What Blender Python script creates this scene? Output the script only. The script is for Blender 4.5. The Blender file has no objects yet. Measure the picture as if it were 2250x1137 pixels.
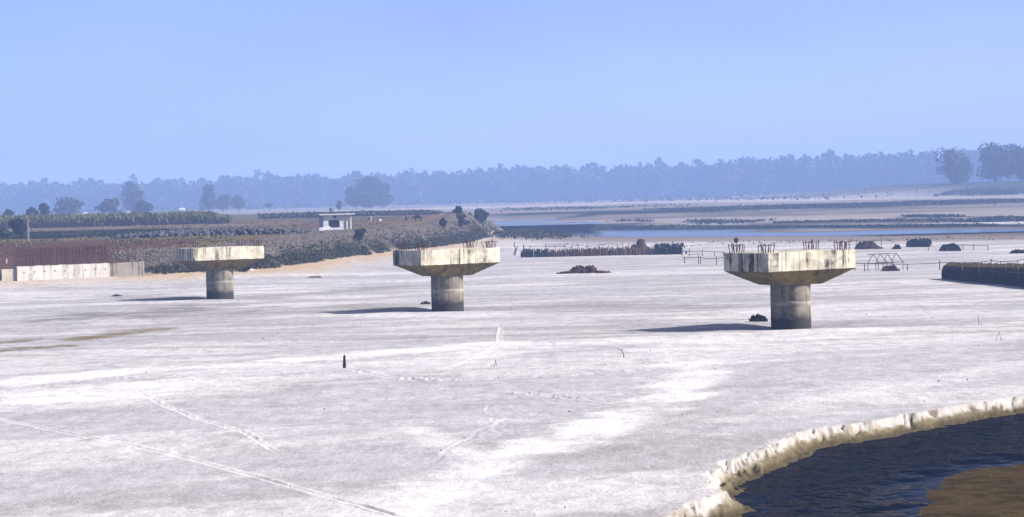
import bpy, math, random
import numpy as np
from mathutils import Matrix, Vector

# ------------------------------------------------------------------ camera, world, sun, exposure
SC = bpy.context.scene
COL = SC.collection
F, CX, CY, HC, CAMZ = 4500.0, 1125.0, 568.5, 444.7, 8.212
ROLL = math.radians(1.39)
PITCH = math.atan((CY - HC) / F)
_r0 = np.array([1.0, 0, 0])
_w = np.array([0, math.cos(PITCH), -math.sin(PITCH)])
_d0 = np.array([0, -math.sin(PITCH), -math.cos(PITCH)])
_right = _r0 * math.cos(ROLL) + _d0 * math.sin(ROLL)
_down = -_r0 * math.sin(ROLL) + _d0 * math.cos(ROLL)
cam_data = bpy.data.cameras.new('camera')
cam = bpy.data.objects.new('camera', cam_data)
COL.objects.link(cam)
cam_data.sensor_width = 36
cam_data.sensor_fit = 'HORIZONTAL'
cam_data.lens = 36 * F / 2250
cam_data.clip_start = 0.5
cam_data.clip_end = 20000
cam.matrix_world = Matrix(((_right[0], -_down[0], -_w[0], 0), (_right[1], -_down[1], -_w[1], 0),
                           (_right[2], -_down[2], -_w[2], CAMZ), (0, 0, 0, 1)))
SC.camera = cam

SUN_EL, SUN_AZ = math.radians(37), math.atan2(0.985, -0.17)      # azimuth from +Y towards +X
world = bpy.data.worlds.new('World')
SC.world = world
world.use_nodes = True
nt = world.node_tree
nt.nodes.clear()
sky = nt.nodes.new('ShaderNodeTexSky')
sky.sky_type = 'NISHITA'
sky.sun_disc = False
sky.sun_elevation = SUN_EL
sky.sun_rotation = SUN_AZ
sky.altitude = 100
sky.air_density = 0.3
sky.dust_density = 1.9
sky.ozone_density = 8.0
tint = nt.nodes.new('ShaderNodeMix')
tint.data_type = 'RGBA'
tint.blend_type = 'MULTIPLY'
tint.inputs[0].default_value = 1.0
tint.inputs[7].default_value = (1.52, 1.17, 1.05, 1)
bg = nt.nodes.new('ShaderNodeBackground')
bg.inputs['Strength'].default_value = 0.132
wout = nt.nodes.new('ShaderNodeOutputWorld')
sn = nt.nodes.new('ShaderNodeTexNoise')
sn.inputs['Scale'].default_value = 5.0
sn.inputs['Detail'].default_value = 5.0
sm = nt.nodes.new('ShaderNodeMapping')
sm.inputs['Scale'].default_value = (1, 1, 3)
nt.links.new(nt.nodes.new('ShaderNodeTexCoord').outputs['Generated'], sm.inputs['Vector'])
nt.links.new(sm.outputs[0], sn.inputs['Vector'])
sr = nt.nodes.new('ShaderNodeMapRange')
sr.inputs['From Min'].default_value = .3
sr.inputs['From Max'].default_value = .7
sr.inputs['To Min'].default_value = .92
sr.inputs['To Max'].default_value = 1.08
nt.links.new(sn.outputs['Fac'], sr.inputs['Value'])
uneven = nt.nodes.new('ShaderNodeVectorMath')
uneven.operation = 'SCALE'
nt.links.new(sky.outputs[0], uneven.inputs[0])
nt.links.new(sr.outputs[0], uneven.inputs['Scale'])
nt.links.new(uneven.outputs[0], tint.inputs[6])
nt.links.new(tint.outputs[2], bg.inputs['Color'])
nt.links.new(bg.outputs[0], wout.inputs['Surface'])

sun_data = bpy.data.lights.new('sun', 'SUN')
sun_data.energy = 5.0
sun_data.angle = math.radians(0.5)
sun_data.color = (1.0, 0.955, 0.87)
sun = bpy.data.objects.new('sun', sun_data)
COL.objects.link(sun)
SDIR = Vector((math.sin(SUN_AZ) * math.cos(SUN_EL), math.cos(SUN_AZ) * math.cos(SUN_EL), math.sin(SUN_EL)))
sun.rotation_euler = SDIR.to_track_quat('Z', 'Y').to_euler()
sun.location = SDIR * 300

SC.view_settings.view_transform = 'Standard'
SC.view_settings.look = 'None'
SC.view_settings.gamma = 1.0
SC.view_settings.use_curve_mapping = False
SC.view_settings.exposure = 1.15
SC.cycles.use_denoising = True
SC.cycles.volume_bounces = 1
SC.cycles.max_bounces = 6

rng = np.random.default_rng(7)
random.seed(7)

# ------------------------------------------------------------------ pixel <-> place helpers
def ray(px, py):
    d = _w * F + _right * (px - CX) + _down * (py - CY)
    return d / d[1]                                    # per metre of depth (Y)

def at(px, py, z=0.0):                                 # where the pixel's ray meets height z
    d = ray(px, py)
    t = (z - CAMZ) / d[2]
    return np.array([d[0] * t, t, z])

def at_depth(px, py, Y):
    d = ray(px, py) * Y
    return np.array([d[0], Y, CAMZ + d[2]])

def project(X, Y, Z):
    zc = Z - CAMZ
    dep = Y * _w[1] + zc * _w[2]
    dep = np.maximum(dep, 0.5)
    px = CX + F * (X * _right[0] + Y * _right[1] + zc * _right[2]) / dep
    py = CY + F * (X * _down[0] + Y * _down[1] + zc * _down[2]) / dep
    return px, py

# ------------------------------------------------------------------ numeric noise
def _hash(ix, iy, seed):
    h = (ix.astype(np.int64) * 374761393 + iy.astype(np.int64) * 668265263 + seed * 1442695041) & 0xFFFFFFFF
    h = ((h ^ (h >> 13)) * 1274126177) & 0xFFFFFFFF
    h = h ^ (h >> 16)
    return (h & 0xFFFFFF) / float(0xFFFFFF)

def vnoise(x, y, seed=0):
    ix, iy = np.floor(x), np.floor(y)
    fx, fy = x - ix, y - iy
    fx = fx * fx * (3 - 2 * fx)
    fy = fy * fy * (3 - 2 * fy)
    a = _hash(ix, iy, seed); b = _hash(ix + 1, iy, seed)
    c = _hash(ix, iy + 1, seed); d = _hash(ix + 1, iy + 1, seed)
    return (a * (1 - fx) + b * fx) * (1 - fy) + (c * (1 - fx) + d * fx) * fy

def fbm(x, y, seed=0, octv=4, gain=0.5):
    s, amp, tot = 0, 1.0, 0
    for o in range(octv):
        s = s + amp * vnoise(x * 2 ** o + 13.7 * o, y * 2 ** o - 7.3 * o, seed + o)
        tot += amp
        amp *= gain
    return s / tot

def sstep(a, b, x):
    t = np.clip((x - a) / (b - a), 0, 1)
    return t * t * (3 - 2 * t)

def seg_dist(X, Y, poly):                              # distance to a polyline
    best = np.full(X.shape, 1e9)
    for (x0, y0), (x1, y1) in zip(poly[:-1], poly[1:]):
        dx, dy = x1 - x0, y1 - y0
        t = np.clip(((X - x0) * dx + (Y - y0) * dy) / (dx * dx + dy * dy + 1e-12), 0, 1)
        best = np.minimum(best, (X - x0 - t * dx) ** 2 + (Y - y0 - t * dy) ** 2)
    return np.sqrt(best)

def inside(X, Y, poly):
    r = np.zeros(X.shape, bool)
    n = len(poly)
    for i in range(n):
        x0, y0 = poly[i]; x1, y1 = poly[(i + 1) % n]
        if y0 == y1:
            continue
        c = ((y0 > Y) != (y1 > Y)) & (X < (x1 - x0) * (Y - y0) / (y1 - y0) + x0)
        r ^= c
    return r

def sdist(X, Y, poly):                                 # > 0 inside a closed polygon
    d = seg_dist(X, Y, list(poly) + [poly[0]])
    return np.where(inside(X, Y, poly), d, -d)

def P2(l, z=0.0):
    return [tuple(at(a, b, z)[:2]) for a, b in l]

# ------------------------------------------------------------------ the lie of the land
E1 = np.array([0.840, 0.543]); E2 = np.array([-0.543, 0.840])    # along and across the pier caps
PIERS = [(-26.98, 188.68), (-5.06, 158.2), (17.33, 127.77)]
ABA = np.array([-52.35, 216.5]); ABB = np.array([-43.6, 222.0])   # abutment wall ends
WING = np.array([-40.0, 222.6])

toe = [(-400., 150.), (-150., 185.), (-66., 207.), tuple(ABA + E2 * .7 - E1 * .3), tuple(ABB + E2 * .7), (-39.3, 223.5)]
for px, py in [(590, 589), (722, 570), (841, 554.5), (945, 544), (1024, 533)]:
    toe.append(tuple(at(px, py, 1.2)[:2]))
toe += [tuple(at(1072, 516, 1.6)[:2]), (-1.5, 470.), (-2., 500.), (-7., 540.), (-17., 610.), (-34., 700.), (-80., 800.), (-250., 900.), (-900., 1000.),
        (-6000., 1200.), (-6000., 150.)]
LAND = toe
TOE_FRONT = toe[5:13]

bank_crest_px = [(2250, 874), (2137, 889), (2042, 905), (1967, 920), (1891, 933), (1815, 942), (1751, 956), (1702, 980), (1645, 1003),
                 (1604, 1018), (1577, 1037), (1562, 1052), (1574, 1067), (1590, 1082), (1562, 1097), (1513, 1116), (1464, 1137), (1380, 1175)]
STREAM = [(95., 92.), (45., 85.5)] + P2(bank_crest_px, 0.0) + [(2.5, 44.), (0., 36.), (-2., 10.), (-3., -30.), (140., -30.), (160., 90.)]
BAR = P2([(2420, 1003), (2250, 1017), (2155, 1029), (2099, 1044), (2065, 1060), (2038, 1082), (2033, 1109), (2030, 1137), (2035, 1190)], -0.5) + [(14., 30.), (16., 10.), (60., 10.), (60., 60.)]
WZ_NEAR = -0.50

river_px = [(1205, 512), (1300, 520), (1400, 522), (1560, 521), (1800, 519), (2000, 519), (2250, 517), (2700, 508), (2700, 494), (2250, 503),
            (2050, 504), (1900, 508), (1750, 511.5), (1590, 510.5), (1690, 507.5), (1650, 505), (1400, 506), (1280, 507)]
RIVER = P2(river_px, 0.1)
WZ_RIVER = 0.1
POOL = P2([(1060, 489), (1110, 492.5), (1180, 491), (1240, 486.5), (1225, 482.5), (1160, 484), (1110, 485)], 2.2)
WZ_POOL = 2.2

TRACKS = {
    'rut': (P2([(-200, 880), (0, 918), (120, 945), (230, 970), (370, 1000), (500, 1030), (640, 1068), (740, 1095), (800, 1110), (870, 1132), (960, 1160), (1100, 1200)]), 0.13, 0.04),
    'foot': (P2([(285, 850), (340, 880), (420, 915), (500, 940), (540, 955), (575, 978), (625, 1005)]), 0.12, 0.02),
    'wind': (P2([(1098, 685), (1106, 697), (1108, 708), (1100, 718), (1099, 728), (1096, 742), (1098, 752), (1085, 765), (1055, 783), (1015, 802), (965, 818)]), 0.10, 0.05),
    'row': (P2([(740, 815), (780, 818), (860, 832), (920, 836), (1000, 838), (1060, 837), (1160, 832), (1250, 827), (1370, 818), (1480, 810)]), 0.25, 0.06),
    'row2': (P2([(1040, 858), (1090, 862), (1170, 868), (1290, 880), (1380, 888)]), 0.2, 0.05),
    'row3': (P2([(60, 846), (180, 843), (300, 834), (420, 831), (520, 828), (620, 826)]), 0.22, 0.05),
    'row4': (P2([(1390, 790), (1470, 797), (1560, 808), (1680, 826)]), 0.12, 0.04),
    'faint': (P2([(360, 955), (385, 985), (400, 1010), (365, 1090), (355, 1137)]), 0.2, 0.003),
}

_tr = np.random.default_rng(21)
for _k in range(9):                                    # older, half blown-over trails
    _x, _y, _a = _tr.uniform(-22, 16), _tr.uniform(66, 118), _tr.uniform(0, 6.28)
    _pl = []
    for _ in range(26):
        _pl.append((_x, _y)); _a += _tr.normal(0, .16)
        _x += .9 * math.cos(_a); _y += .9 * math.sin(_a)
    TRACKS['old%d' % _k] = (_pl, .15, .009)

def zg(X, Y):
    X = np.asarray(X, float); Y = np.asarray(Y, float)
    zr = np.interp(Y, [0, 250, 430, 520, 600, 700, 900, 1100, 1400, 1800, 2600, 4000], [0, 0, .14, .4, 2.4, 3.9, 5.2, 6.0, 6.9, 7.6, 8.0, 8.0]) + 6.5 * sstep(1900, 2300, Y)
    # broad swells of the sand
    amp = sstep(40, 90, Y) * (1 - 0.6 * sstep(300, 600, Y))
    zr = zr + amp * (fbm(X / 22 + 3, Y / 14, 3, 3) - .5) * 0.34
    zr = zr + (fbm(X / 3.2, Y / 2.0, 11, 3) - .5) * 0.07 * (1 - sstep(150, 300, Y))
    zr = zr + (fbm(X / .8, Y / .55, 15, 2) - .5) * 0.022 * (1 - sstep(110, 160, Y))
    # lumpy river bed further off
    zr = zr + (fbm(X / 30, Y / 26, 21, 3) - .5) * 0.22 * sstep(520, 700, Y)
    # raised wooded bank on the right
    hx = np.exp(-np.clip((X - 256) / 50, -9, 0) ** 2)
    zr = zr + hx * (6.9 * sstep(955, 1110, Y)) * (1 - 0.5 * sstep(1300, 1600, Y))
    # grassy mound at the end of the bund
    zr = zr + 1.15 * np.exp(-((X - 3.4) / 5.0) ** 2 - ((Y - 440) / 14) ** 2)
    # scour hollow round each pier
    for (x, y) in PIERS:
        r = np.hypot((X - x) / 1.5, Y - y)
        zr = zr - 0.16 * np.exp(-(r / 2.6) ** 2)
        zr = zr + 0.16 * np.exp(-(((X - x) / 5.5) ** 2 + ((Y - y + 5.2) / 1.7) ** 2))
    # bund and fields
    m = (X < 80) & (Y > 120)
    if np.any(m):
        xs, ys = X[m], Y[m]
        s = sdist(xs, ys, LAND)
        zo = zr[m] + 1.2 * np.exp(-np.maximum(-s, 0) / 10.0) * (1 - sstep(480, 560, ys))
        zp = np.interp(ys, [150, 225, 245, 270, 320, 400, 500, 700, 900, 1400, 2600], [3.4, 3.6, 4.0, 4.4, 4.5, 4.8, 5.0, 5.9, 6.0, 7.0, 8.0])
        zp = zp + 1.7 * np.exp(-((xs + 10) / 9) ** 2 - ((ys - 420) / 34) ** 2)
        zp = zp + (fbm(xs / 9, ys / 9, 31, 3) - .5) * 0.35
        k = np.clip(s / 6.2, 0, 1)
        k = np.where(s > 0, 1 - (1 - k) ** 1.5, 0)
        zr = zr.copy()
        zr[m] = np.where(s > 0, zo + (zp - zo) * k, zo)
    # far river and pool
    m = (Y > 330) & (Y < 900) & (X > -80) & (X < 260)
    if np.any(m):
        xs, ys = X[m], Y[m]
        v = zr[m]
        for poly, wz, w in ((RIVER, WZ_RIVER, 16.), (POOL, WZ_POOL, 14.)):
            s = sdist(xs, ys, poly)
            k = sstep(-w, 2, s)
            v = v * (1 - k) + k * (wz + np.where(s > 0, -0.25, 0.10))
            v = np.where((s <= 0) & (s > -w), np.maximum(v, wz + 0.06), v)
        zr = zr.copy(); zr[m] = v
    # near stream with its cut bank
    m = (Y < 130) & (X > -8)
    if np.any(m):
        xs, ys = X[m], Y[m]
        v = zr[m]
        s = sdist(xs, ys, STREAM) + (fbm(xs / .9, ys / .9, 41, 3) - .5) * 0.5 + (fbm(xs / .2, ys / .3, 42, 2) - .5) * .2
        lip = 0.03 * np.exp(-((s + .35) / .5) ** 2)
        prof = np.interp(s, [0, .03, .10, .34, .48, .85, 3.0], [0, -.12, -.20, -.30, -.43, -.56, -.95])
        chunk = (fbm(xs / .17, ys / .22, 45, 3, .6) - .5) * 0.16 * sstep(-.1, .3, s) * (1 - sstep(.8, 1.3, s))
        chunk = chunk - .15 * sstep(.58, .66, vnoise(xs / .15, ys / .30, 46)) * sstep(.40, .55, fbm(xs / 1.3, ys / 1.3, 48, 3)) * sstep(-.25, -.05, s) * (1 - sstep(.35, .6, s))
        v = v * (1 - sstep(-1.5, 0.0, s)) + lip + np.where(s > 0, prof, 0) + chunk
        b = sdist(xs, ys, BAR) + (fbm(xs / 1.4, ys / 1.0, 47, 3) - .5) * 0.9
        v = np.where(b > -3, np.maximum(v, np.interp(b, [-3, 0, .8, 6], [-.95, -.502, -.47, -.40]) + (fbm(xs / .5, ys / .4, 49, 2) - .5) * .02), v)
        zr = zr.copy(); zr[m] = v
    # wheel rut and footprints
    m = (Y < 135) & (Y > 45) & (X > -40) & (X < 30)
    if np.any(m):
        xs, ys = X[m], Y[m]
        v = zr[m]
        for kname, (pl, w, dep) in TRACKS.items():
            d = seg_dist(xs, ys, pl)
            prints = (.25 + 1.1 * sstep(.3, .7, vnoise(xs / 1.3, ys / 2.2, 63))) if kname in ('rut', 'wind') else sstep(.42, .62, vnoise(xs / .33, ys / .45, 61)) * 1.8
            if kname in ('row', 'row2', 'row3', 'faint'):
                prints = prints * sstep(.25, .6, vnoise(xs / 1.7, ys / 2.5, 62)) * 1.4
            ends = np.minimum(np.hypot(xs - pl[0][0], ys - pl[0][1]), np.hypot(xs - pl[-1][0], ys - pl[-1][1]))
            v = v + sstep(0, 3.5, ends) * prints * dep * (-np.exp(-(d / (w * .55)) ** 2) + .75 * np.exp(-((d - w * 1.25) / (w * .5)) ** 2))
        zr = zr.copy(); zr[m] = v
    return zr

def gz(x, y):
    return float(zg(np.array([x]), np.array([y]))[0])

_MY = np.concatenate([np.arange(40, 200, .5), np.arange(200, 600, 1.0), np.arange(600, 2200, 3.0)])
def on_ground(px, py):                                 # where the pixel's ray first meets the land
    d = ray(px, py)
    X, Z = d[0] * _MY, CAMZ + d[2] * _MY
    g = zg(X, _MY)
    i = np.argmax(Z < g)
    if not np.any(Z < g):
        i = len(_MY) - 1
    y = _MY[i]
    if i > 0:
        a, b = Z[i - 1] - g[i - 1], g[i] - Z[i]
        y = _MY[i - 1] + (_MY[i] - _MY[i - 1]) * a / (a + b + 1e-9)
    x = d[0] * y
    return np.array([x, y, gz(x, y)])

# ------------------------------------------------------------------ materials
def nodes(name):
    m = bpy.data.materials.new(name)
    m.use_nodes = True
    t = m.node_tree
    return m, t, t.nodes['Principled BSDF']

def N(t, kind, **kw):
    n = t.nodes.new(kind)
    for k, v in kw.items():
        setattr(n, k, v)
    return n

def mixc(t, a, b, fac, mode='MIX'):
    n = N(t, 'ShaderNodeMix', data_type='RGBA', blend_type=mode)
    for sock, v in ((0, fac), (6, a), (7, b)):
        if hasattr(v, 'node'):
            t.links.new(v, n.inputs[sock])
        elif sock == 0:
            n.inputs[0].default_value = v
        else:
            n.inputs[sock].default_value = (*v, 1)
    return n.outputs[2]

def noise(t, scale, detail=4, rough=.55, vec=None, stretch=None):
    n = N(t, 'ShaderNodeTexNoise')
    n.inputs['Scale'].default_value = scale
    n.inputs['Detail'].default_value = detail
    n.inputs['Roughness'].default_value = rough
    if vec is None:
        vec = N(t, 'ShaderNodeTexCoord').outputs['Object']
    if stretch:
        mp = N(t, 'ShaderNodeMapping')
        mp.inputs['Scale'].default_value = stretch
        t.links.new(vec, mp.inputs['Vector'])
        vec = mp.outputs[0]
    t.links.new(vec, n.inputs['Vector'])
    return n.outputs['Fac']

def ramp(t, fac, stops):
    n = N(t, 'ShaderNodeValToRGB')
    while len(n.color_ramp.elements) < len(stops):
        n.color_ramp.elements.new(.5)
    for e, (p, c) in zip(n.color_ramp.elements, stops):
        e.position = p
        e.color = (*c, 1) if not isinstance(c, (int, float)) else (c, c, c, 1)
    t.links.new(fac, n.inputs[0])
    return n.outputs[0]

def bump(t, b, h, strength, dist, prev=None):
    n = N(t, 'ShaderNodeBump')
    n.inputs['Strength'].default_value = strength
    n.inputs['Distance'].default_value = dist
    t.links.new(h, n.inputs['Height'])
    if prev:
        t.links.new(prev, n.inputs['Normal'])
    t.links.new(n.outputs[0], b.inputs['Normal'])
    return n.outputs[0]

ALB = .52                                              # all surface colours, as one overall step
def dim(c):
    return tuple(x * ALB for x in c)

def plain(name, c, c2=None, scale=6, rough=.9, bmp=0.0, rnd=0.0):
    m, t, b = nodes(name)
    c2 = c2 or tuple(x * .55 for x in c)
    c, c2 = dim(c), dim(c2)
    f = ramp(t, noise(t, scale, 5, .6), [(.32, 0.0), (.68, 1.0)])
    out = mixc(t, c2, c, f)
    if rnd:
        oi = N(t, 'ShaderNodeObjectInfo')
        out = mixc(t, out, mixc(t, (1 - rnd,) * 3, (1 + rnd,) * 3, oi.outputs['Random']), 1.0, 'MULTIPLY')
    t.links.new(out, b.inputs['Base Color'])
    b.inputs['Roughness'].default_value = rough
    b.inputs['Specular IOR Level'].default_value = .2
    if bmp:
        bump(t, b, noise(t, scale * 2, 5, .6), bmp, .05)
    return m

def leafy(name, c, c2, scale=.5, trans=.25):
    m, t, b = nodes(name)
    c, c2 = dim(c), dim(c2)
    geo = N(t, 'ShaderNodeNewGeometry')
    f = ramp(t, noise(t, scale, 4, .65), [(.3, 0.0), (.7, 1.0)])
    out = mixc(t, c2, c, f)
    out = mixc(t, out, mixc(t, (.6, .6, .6), (1.4, 1.4, 1.4), geo.outputs['Random Per Island']), 1.0, 'MULTIPLY')
    t.links.new(out, b.inputs['Base Color'])
    b.inputs['Roughness'].default_value = .75
    b.inputs['Specular IOR Level'].default_value = .15
    return m

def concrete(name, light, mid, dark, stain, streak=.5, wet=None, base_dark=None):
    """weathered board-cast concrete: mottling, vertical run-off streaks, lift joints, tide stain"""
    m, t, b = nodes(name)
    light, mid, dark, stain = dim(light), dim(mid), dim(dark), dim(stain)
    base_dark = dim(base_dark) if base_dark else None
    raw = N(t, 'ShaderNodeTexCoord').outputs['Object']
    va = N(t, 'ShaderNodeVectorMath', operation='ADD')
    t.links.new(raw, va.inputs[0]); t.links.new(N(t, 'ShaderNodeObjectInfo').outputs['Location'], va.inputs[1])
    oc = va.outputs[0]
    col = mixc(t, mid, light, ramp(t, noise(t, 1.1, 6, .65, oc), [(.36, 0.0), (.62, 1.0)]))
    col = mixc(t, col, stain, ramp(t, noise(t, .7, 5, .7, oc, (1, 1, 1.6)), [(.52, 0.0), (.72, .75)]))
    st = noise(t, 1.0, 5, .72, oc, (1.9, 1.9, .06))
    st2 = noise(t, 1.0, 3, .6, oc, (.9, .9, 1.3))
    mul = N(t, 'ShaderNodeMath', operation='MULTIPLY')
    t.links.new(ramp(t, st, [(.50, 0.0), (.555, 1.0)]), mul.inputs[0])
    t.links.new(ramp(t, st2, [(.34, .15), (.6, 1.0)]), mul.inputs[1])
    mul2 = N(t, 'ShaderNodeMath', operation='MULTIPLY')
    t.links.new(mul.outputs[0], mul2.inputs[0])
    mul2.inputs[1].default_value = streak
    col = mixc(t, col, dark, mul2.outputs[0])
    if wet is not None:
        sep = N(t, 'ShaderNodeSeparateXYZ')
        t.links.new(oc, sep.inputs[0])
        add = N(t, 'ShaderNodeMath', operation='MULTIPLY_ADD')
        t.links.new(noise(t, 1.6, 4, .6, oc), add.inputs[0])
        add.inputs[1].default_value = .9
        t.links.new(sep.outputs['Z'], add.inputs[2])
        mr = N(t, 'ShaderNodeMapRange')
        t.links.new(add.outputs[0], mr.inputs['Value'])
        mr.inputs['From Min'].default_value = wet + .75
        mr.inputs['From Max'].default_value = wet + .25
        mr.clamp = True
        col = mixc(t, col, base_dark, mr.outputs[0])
    t.links.new(col, b.inputs['Base Color'])
    b.inputs['Roughness'].default_value = .92
    b.inputs['Specular IOR Level'].default_value = .2
    p = bump(t, b, noise(t, 9, 6, .65, oc), .35, .02)
    bump(t, b, noise(t, 1.8, 4, .6, oc), .35, .06, p)
    return m

def ground_mat():
    m, t, b = nodes('sand_and_soil')
    at_ = N(t, 'ShaderNodeAttribute', attribute_name='soil')
    pos = N(t, 'ShaderNodeNewGeometry').outputs['Position']
    a = mixc(t, (.78, .775, .77), (1.16, 1.16, 1.165), ramp(t, noise(t, 1.1, 8, .72, pos, (1.2, .55, 1)), [(.32, 0.0), (.68, 1.0)]))
    c = mixc(t, at_.outputs['Color'], a, 1.0, 'MULTIPLY')
    a2 = mixc(t, (.78, .77, .76), (1.12, 1.12, 1.13), ramp(t, noise(t, 7, 5, .75, pos, (1.5, .45, 1)), [(.3, 0.0), (.66, 1.0)]))
    c = mixc(t, c, a2, 1.0, 'MULTIPLY')
    t.links.new(c, b.inputs['Base Color'])
    b.inputs['Roughness'].default_value = .95
    b.inputs['Specular IOR Level'].default_value = .0
    p = bump(t, b, noise(t, 2.4, 6, .7, pos, (1.2, .6, 1)), .5, .10)
    bump(t, b, noise(t, 14, 4, .65, pos), .5, .02, p)
    return m

def water_mat(name, body, rough, scale, dist, sheen, stretch=(1, 1, 1), attr=False):
    """dark body of water under a sky sheen that grows towards grazing view"""
    m, t, b = nodes(name)
    t.nodes.remove(b)
    pos = N(t, 'ShaderNodeNewGeometry').outputs['Position']
    h1 = noise(t, scale, 3, .5, pos, stretch)
    h2 = noise(t, scale * .31, 3, .5, pos, (stretch[0] * .8, stretch[1] * 1.1, 1))
    ad = N(t, 'ShaderNodeMath', operation='MULTIPLY_ADD')
    t.links.new(h2, ad.inputs[0]); ad.inputs[1].default_value = 1.6; t.links.new(h1, ad.inputs[2])
    h = ad.outputs[0]
    if attr:
        a = N(t, 'ShaderNodeAttribute', attribute_name='ruffle')
        mu = N(t, 'ShaderNodeMath', operation='MULTIPLY')
        t.links.new(h, mu.inputs[0]); t.links.new(a.outputs['Fac'], mu.inputs[1])
        h = mu.outputs[0]
    bp = N(t, 'ShaderNodeBump')
    bp.inputs['Strength'].default_value = 1.0
    bp.inputs['Distance'].default_value = dist
    t.links.new(h, bp.inputs['Height'])
    fr = N(t, 'ShaderNodeFresnel'); fr.inputs['IOR'].default_value = 1.33
    t.links.new(bp.outputs[0], fr.inputs['Normal'])
    k = N(t, 'ShaderNodeMath', operation='MULTIPLY'); k.inputs[1].default_value = sheen
    t.links.new(fr.outputs[0], k.inputs[0])
    d = N(t, 'ShaderNodeBsdfDiffuse'); d.inputs['Color'].default_value = (*body, 1)
    g = N(t, 'ShaderNodeBsdfGlossy'); g.inputs['Roughness'].default_value = rough
    t.links.new(bp.outputs[0], g.inputs['Normal'])
    mx = N(t, 'ShaderNodeMixShader')
    t.links.new(k.outputs[0], mx.inputs[0]); t.links.new(d.outputs[0], mx.inputs[1]); t.links.new(g.outputs[0], mx.inputs[2])
    t.links.new(mx.outputs[0], t.nodes['Material Output'].inputs['Surface'])
    return m

M = {
    'ground': ground_mat(),
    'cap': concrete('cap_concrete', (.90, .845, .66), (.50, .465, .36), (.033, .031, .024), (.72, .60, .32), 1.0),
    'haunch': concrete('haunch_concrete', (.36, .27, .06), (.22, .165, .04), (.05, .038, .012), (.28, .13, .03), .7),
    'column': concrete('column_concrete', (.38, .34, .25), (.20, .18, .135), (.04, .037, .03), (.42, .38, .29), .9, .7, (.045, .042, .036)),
    'band': concrete('pour_joint', (.50, .46, .37), (.30, .28, .22), (.16, .15, .13), (.55, .5, .4), .5),
    'wall': concrete('wall_concrete', (.80, .76, .68), (.66, .63, .57), (.22, .21, .2), (.7, .62, .5), .6),
    'wing': concrete('wing_concrete', (.66, .60, .48), (.55, .5, .4), (.14, .13, .11), (.5, .42, .3), .9),
    'rust': plain('rusty_steel', (.12, .038, .025), (.05, .018, .014), 3, .9),
    'wood': plain('grey_wood', (.12, .085, .065), (.05, .035, .028), 4, .9, .2),
    'darkwood': plain('dark_wood', (.035, .025, .022), (.015, .012, .011), 5, .9, .3),
    'pole': plain('bamboo_pole', (.22, .13, .10), (.11, .065, .05), 5, .85),
    'palepole': plain('pale_pole', (.5, .44, .32), (.3, .25, .17), 5, .85),
    'thatch': plain('dry_thatch', (.20, .125, .045), (.07, .045, .02), 4, .95, .4, .25),
    'reed': plain('brown_reed', (.22, .12, .06), (.09, .05, .027), 4, .95, .3, .3),
    'dark_shade_brush': plain('dark_brush_and_shade', (.03, .025, .026), (.014, .012, .013), 4, .95, .3),  # brush's own dark tone; also carries painted shade on the thatch screen's face
    'straw': plain('red_brown_straw', (.24, .095, .05), (.07, .028, .017), 3, .95, .4),
    'greystraw': plain('grey_straw', (.23, .145, .115), (.11, .065, .05), 3, .95, .4),
    'greenbrush': leafy('cut_green_brush', (.035, .055, .035), (.015, .022, .018), .8),
    'stone': plain('grey_stone', (.25, .21, .165), (.06, .049, .037), 1.6, .9, .3),
    'darkstone': plain('dark_stone', (.15, .145, .16), (.045, .045, .055), 1.0, .9, .3),
    'white': plain('white_wash', (.78, .78, .80), (.6, .6, .63), 1.2, .8),
    'recess': plain('dim_room', (.18, .18, .16), (.1, .1, .09), 2, .9),
    'leaf': leafy('tree_leaves', (.065, .085, .035), (.024, .035, .016), .35),
    'leaf_dark': leafy('dark_leaves', (.04, .062, .03), (.016, .027, .015), .5),
    'scrub': leafy('scrub_leaves', (.085, .078, .018), (.02, .021, .006), .35),
    'drygrass': leafy('dry_grass', (.27, .205, .075), (.09, .078, .028), .12),
    'crop': leafy('crop_leaves', (.028, .045, .028), (.012, .02, .014), .1),
    'cane_top': leafy('cane_leaves', (.19, .19, .045), (.08, .095, .03), .08),
    'cane_low': leafy('cane_stalks', (.21, .115, .085), (.085, .045, .035), .08),
    'bark': plain('bark', (.10, .08, .06), (.05, .04, .03), 2, .95, .3),
    'hide_white': plain('white_hide', (.72, .68, .62), (.55, .5, .46), 2, .8),
    'hide_dark': plain('dark_hide', (.02, .02, .024), (.012, .012, .014), 2, .7),
    'post': plain('concrete_post', (.42, .39, .37), (.28, .26, .25), 2, .9),
    'water': water_mat('stream_water', (.001, .003, .009), .05, 1.7, .6, .28, (1.2, .75, 1), True),
    'river': water_mat('river_water', (.03, .05, .08), .12, .6, .06, .85, (1, .6, 1)),
}

# ------------------------------------------------------------------ mesh helpers
def link(o, parent=None):
    COL.objects.link(o)
    if parent is not None:
        o.parent = parent
    return o

def tag(o, label=None, cat=None, group=None, kind=None):
    if label: o['label'] = label
    if cat: o['category'] = cat
    if group: o['group'] = group
    if kind: o['kind'] = kind
    return o

def empty(name, loc, label, cat, group=None, rz=0.0):
    o = bpy.data.objects.new(name, None)
    o.location = loc
    o.rotation_euler = (0, 0, rz)
    o.empty_display_size = .3
    return tag(link(o), label, cat, group)

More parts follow.
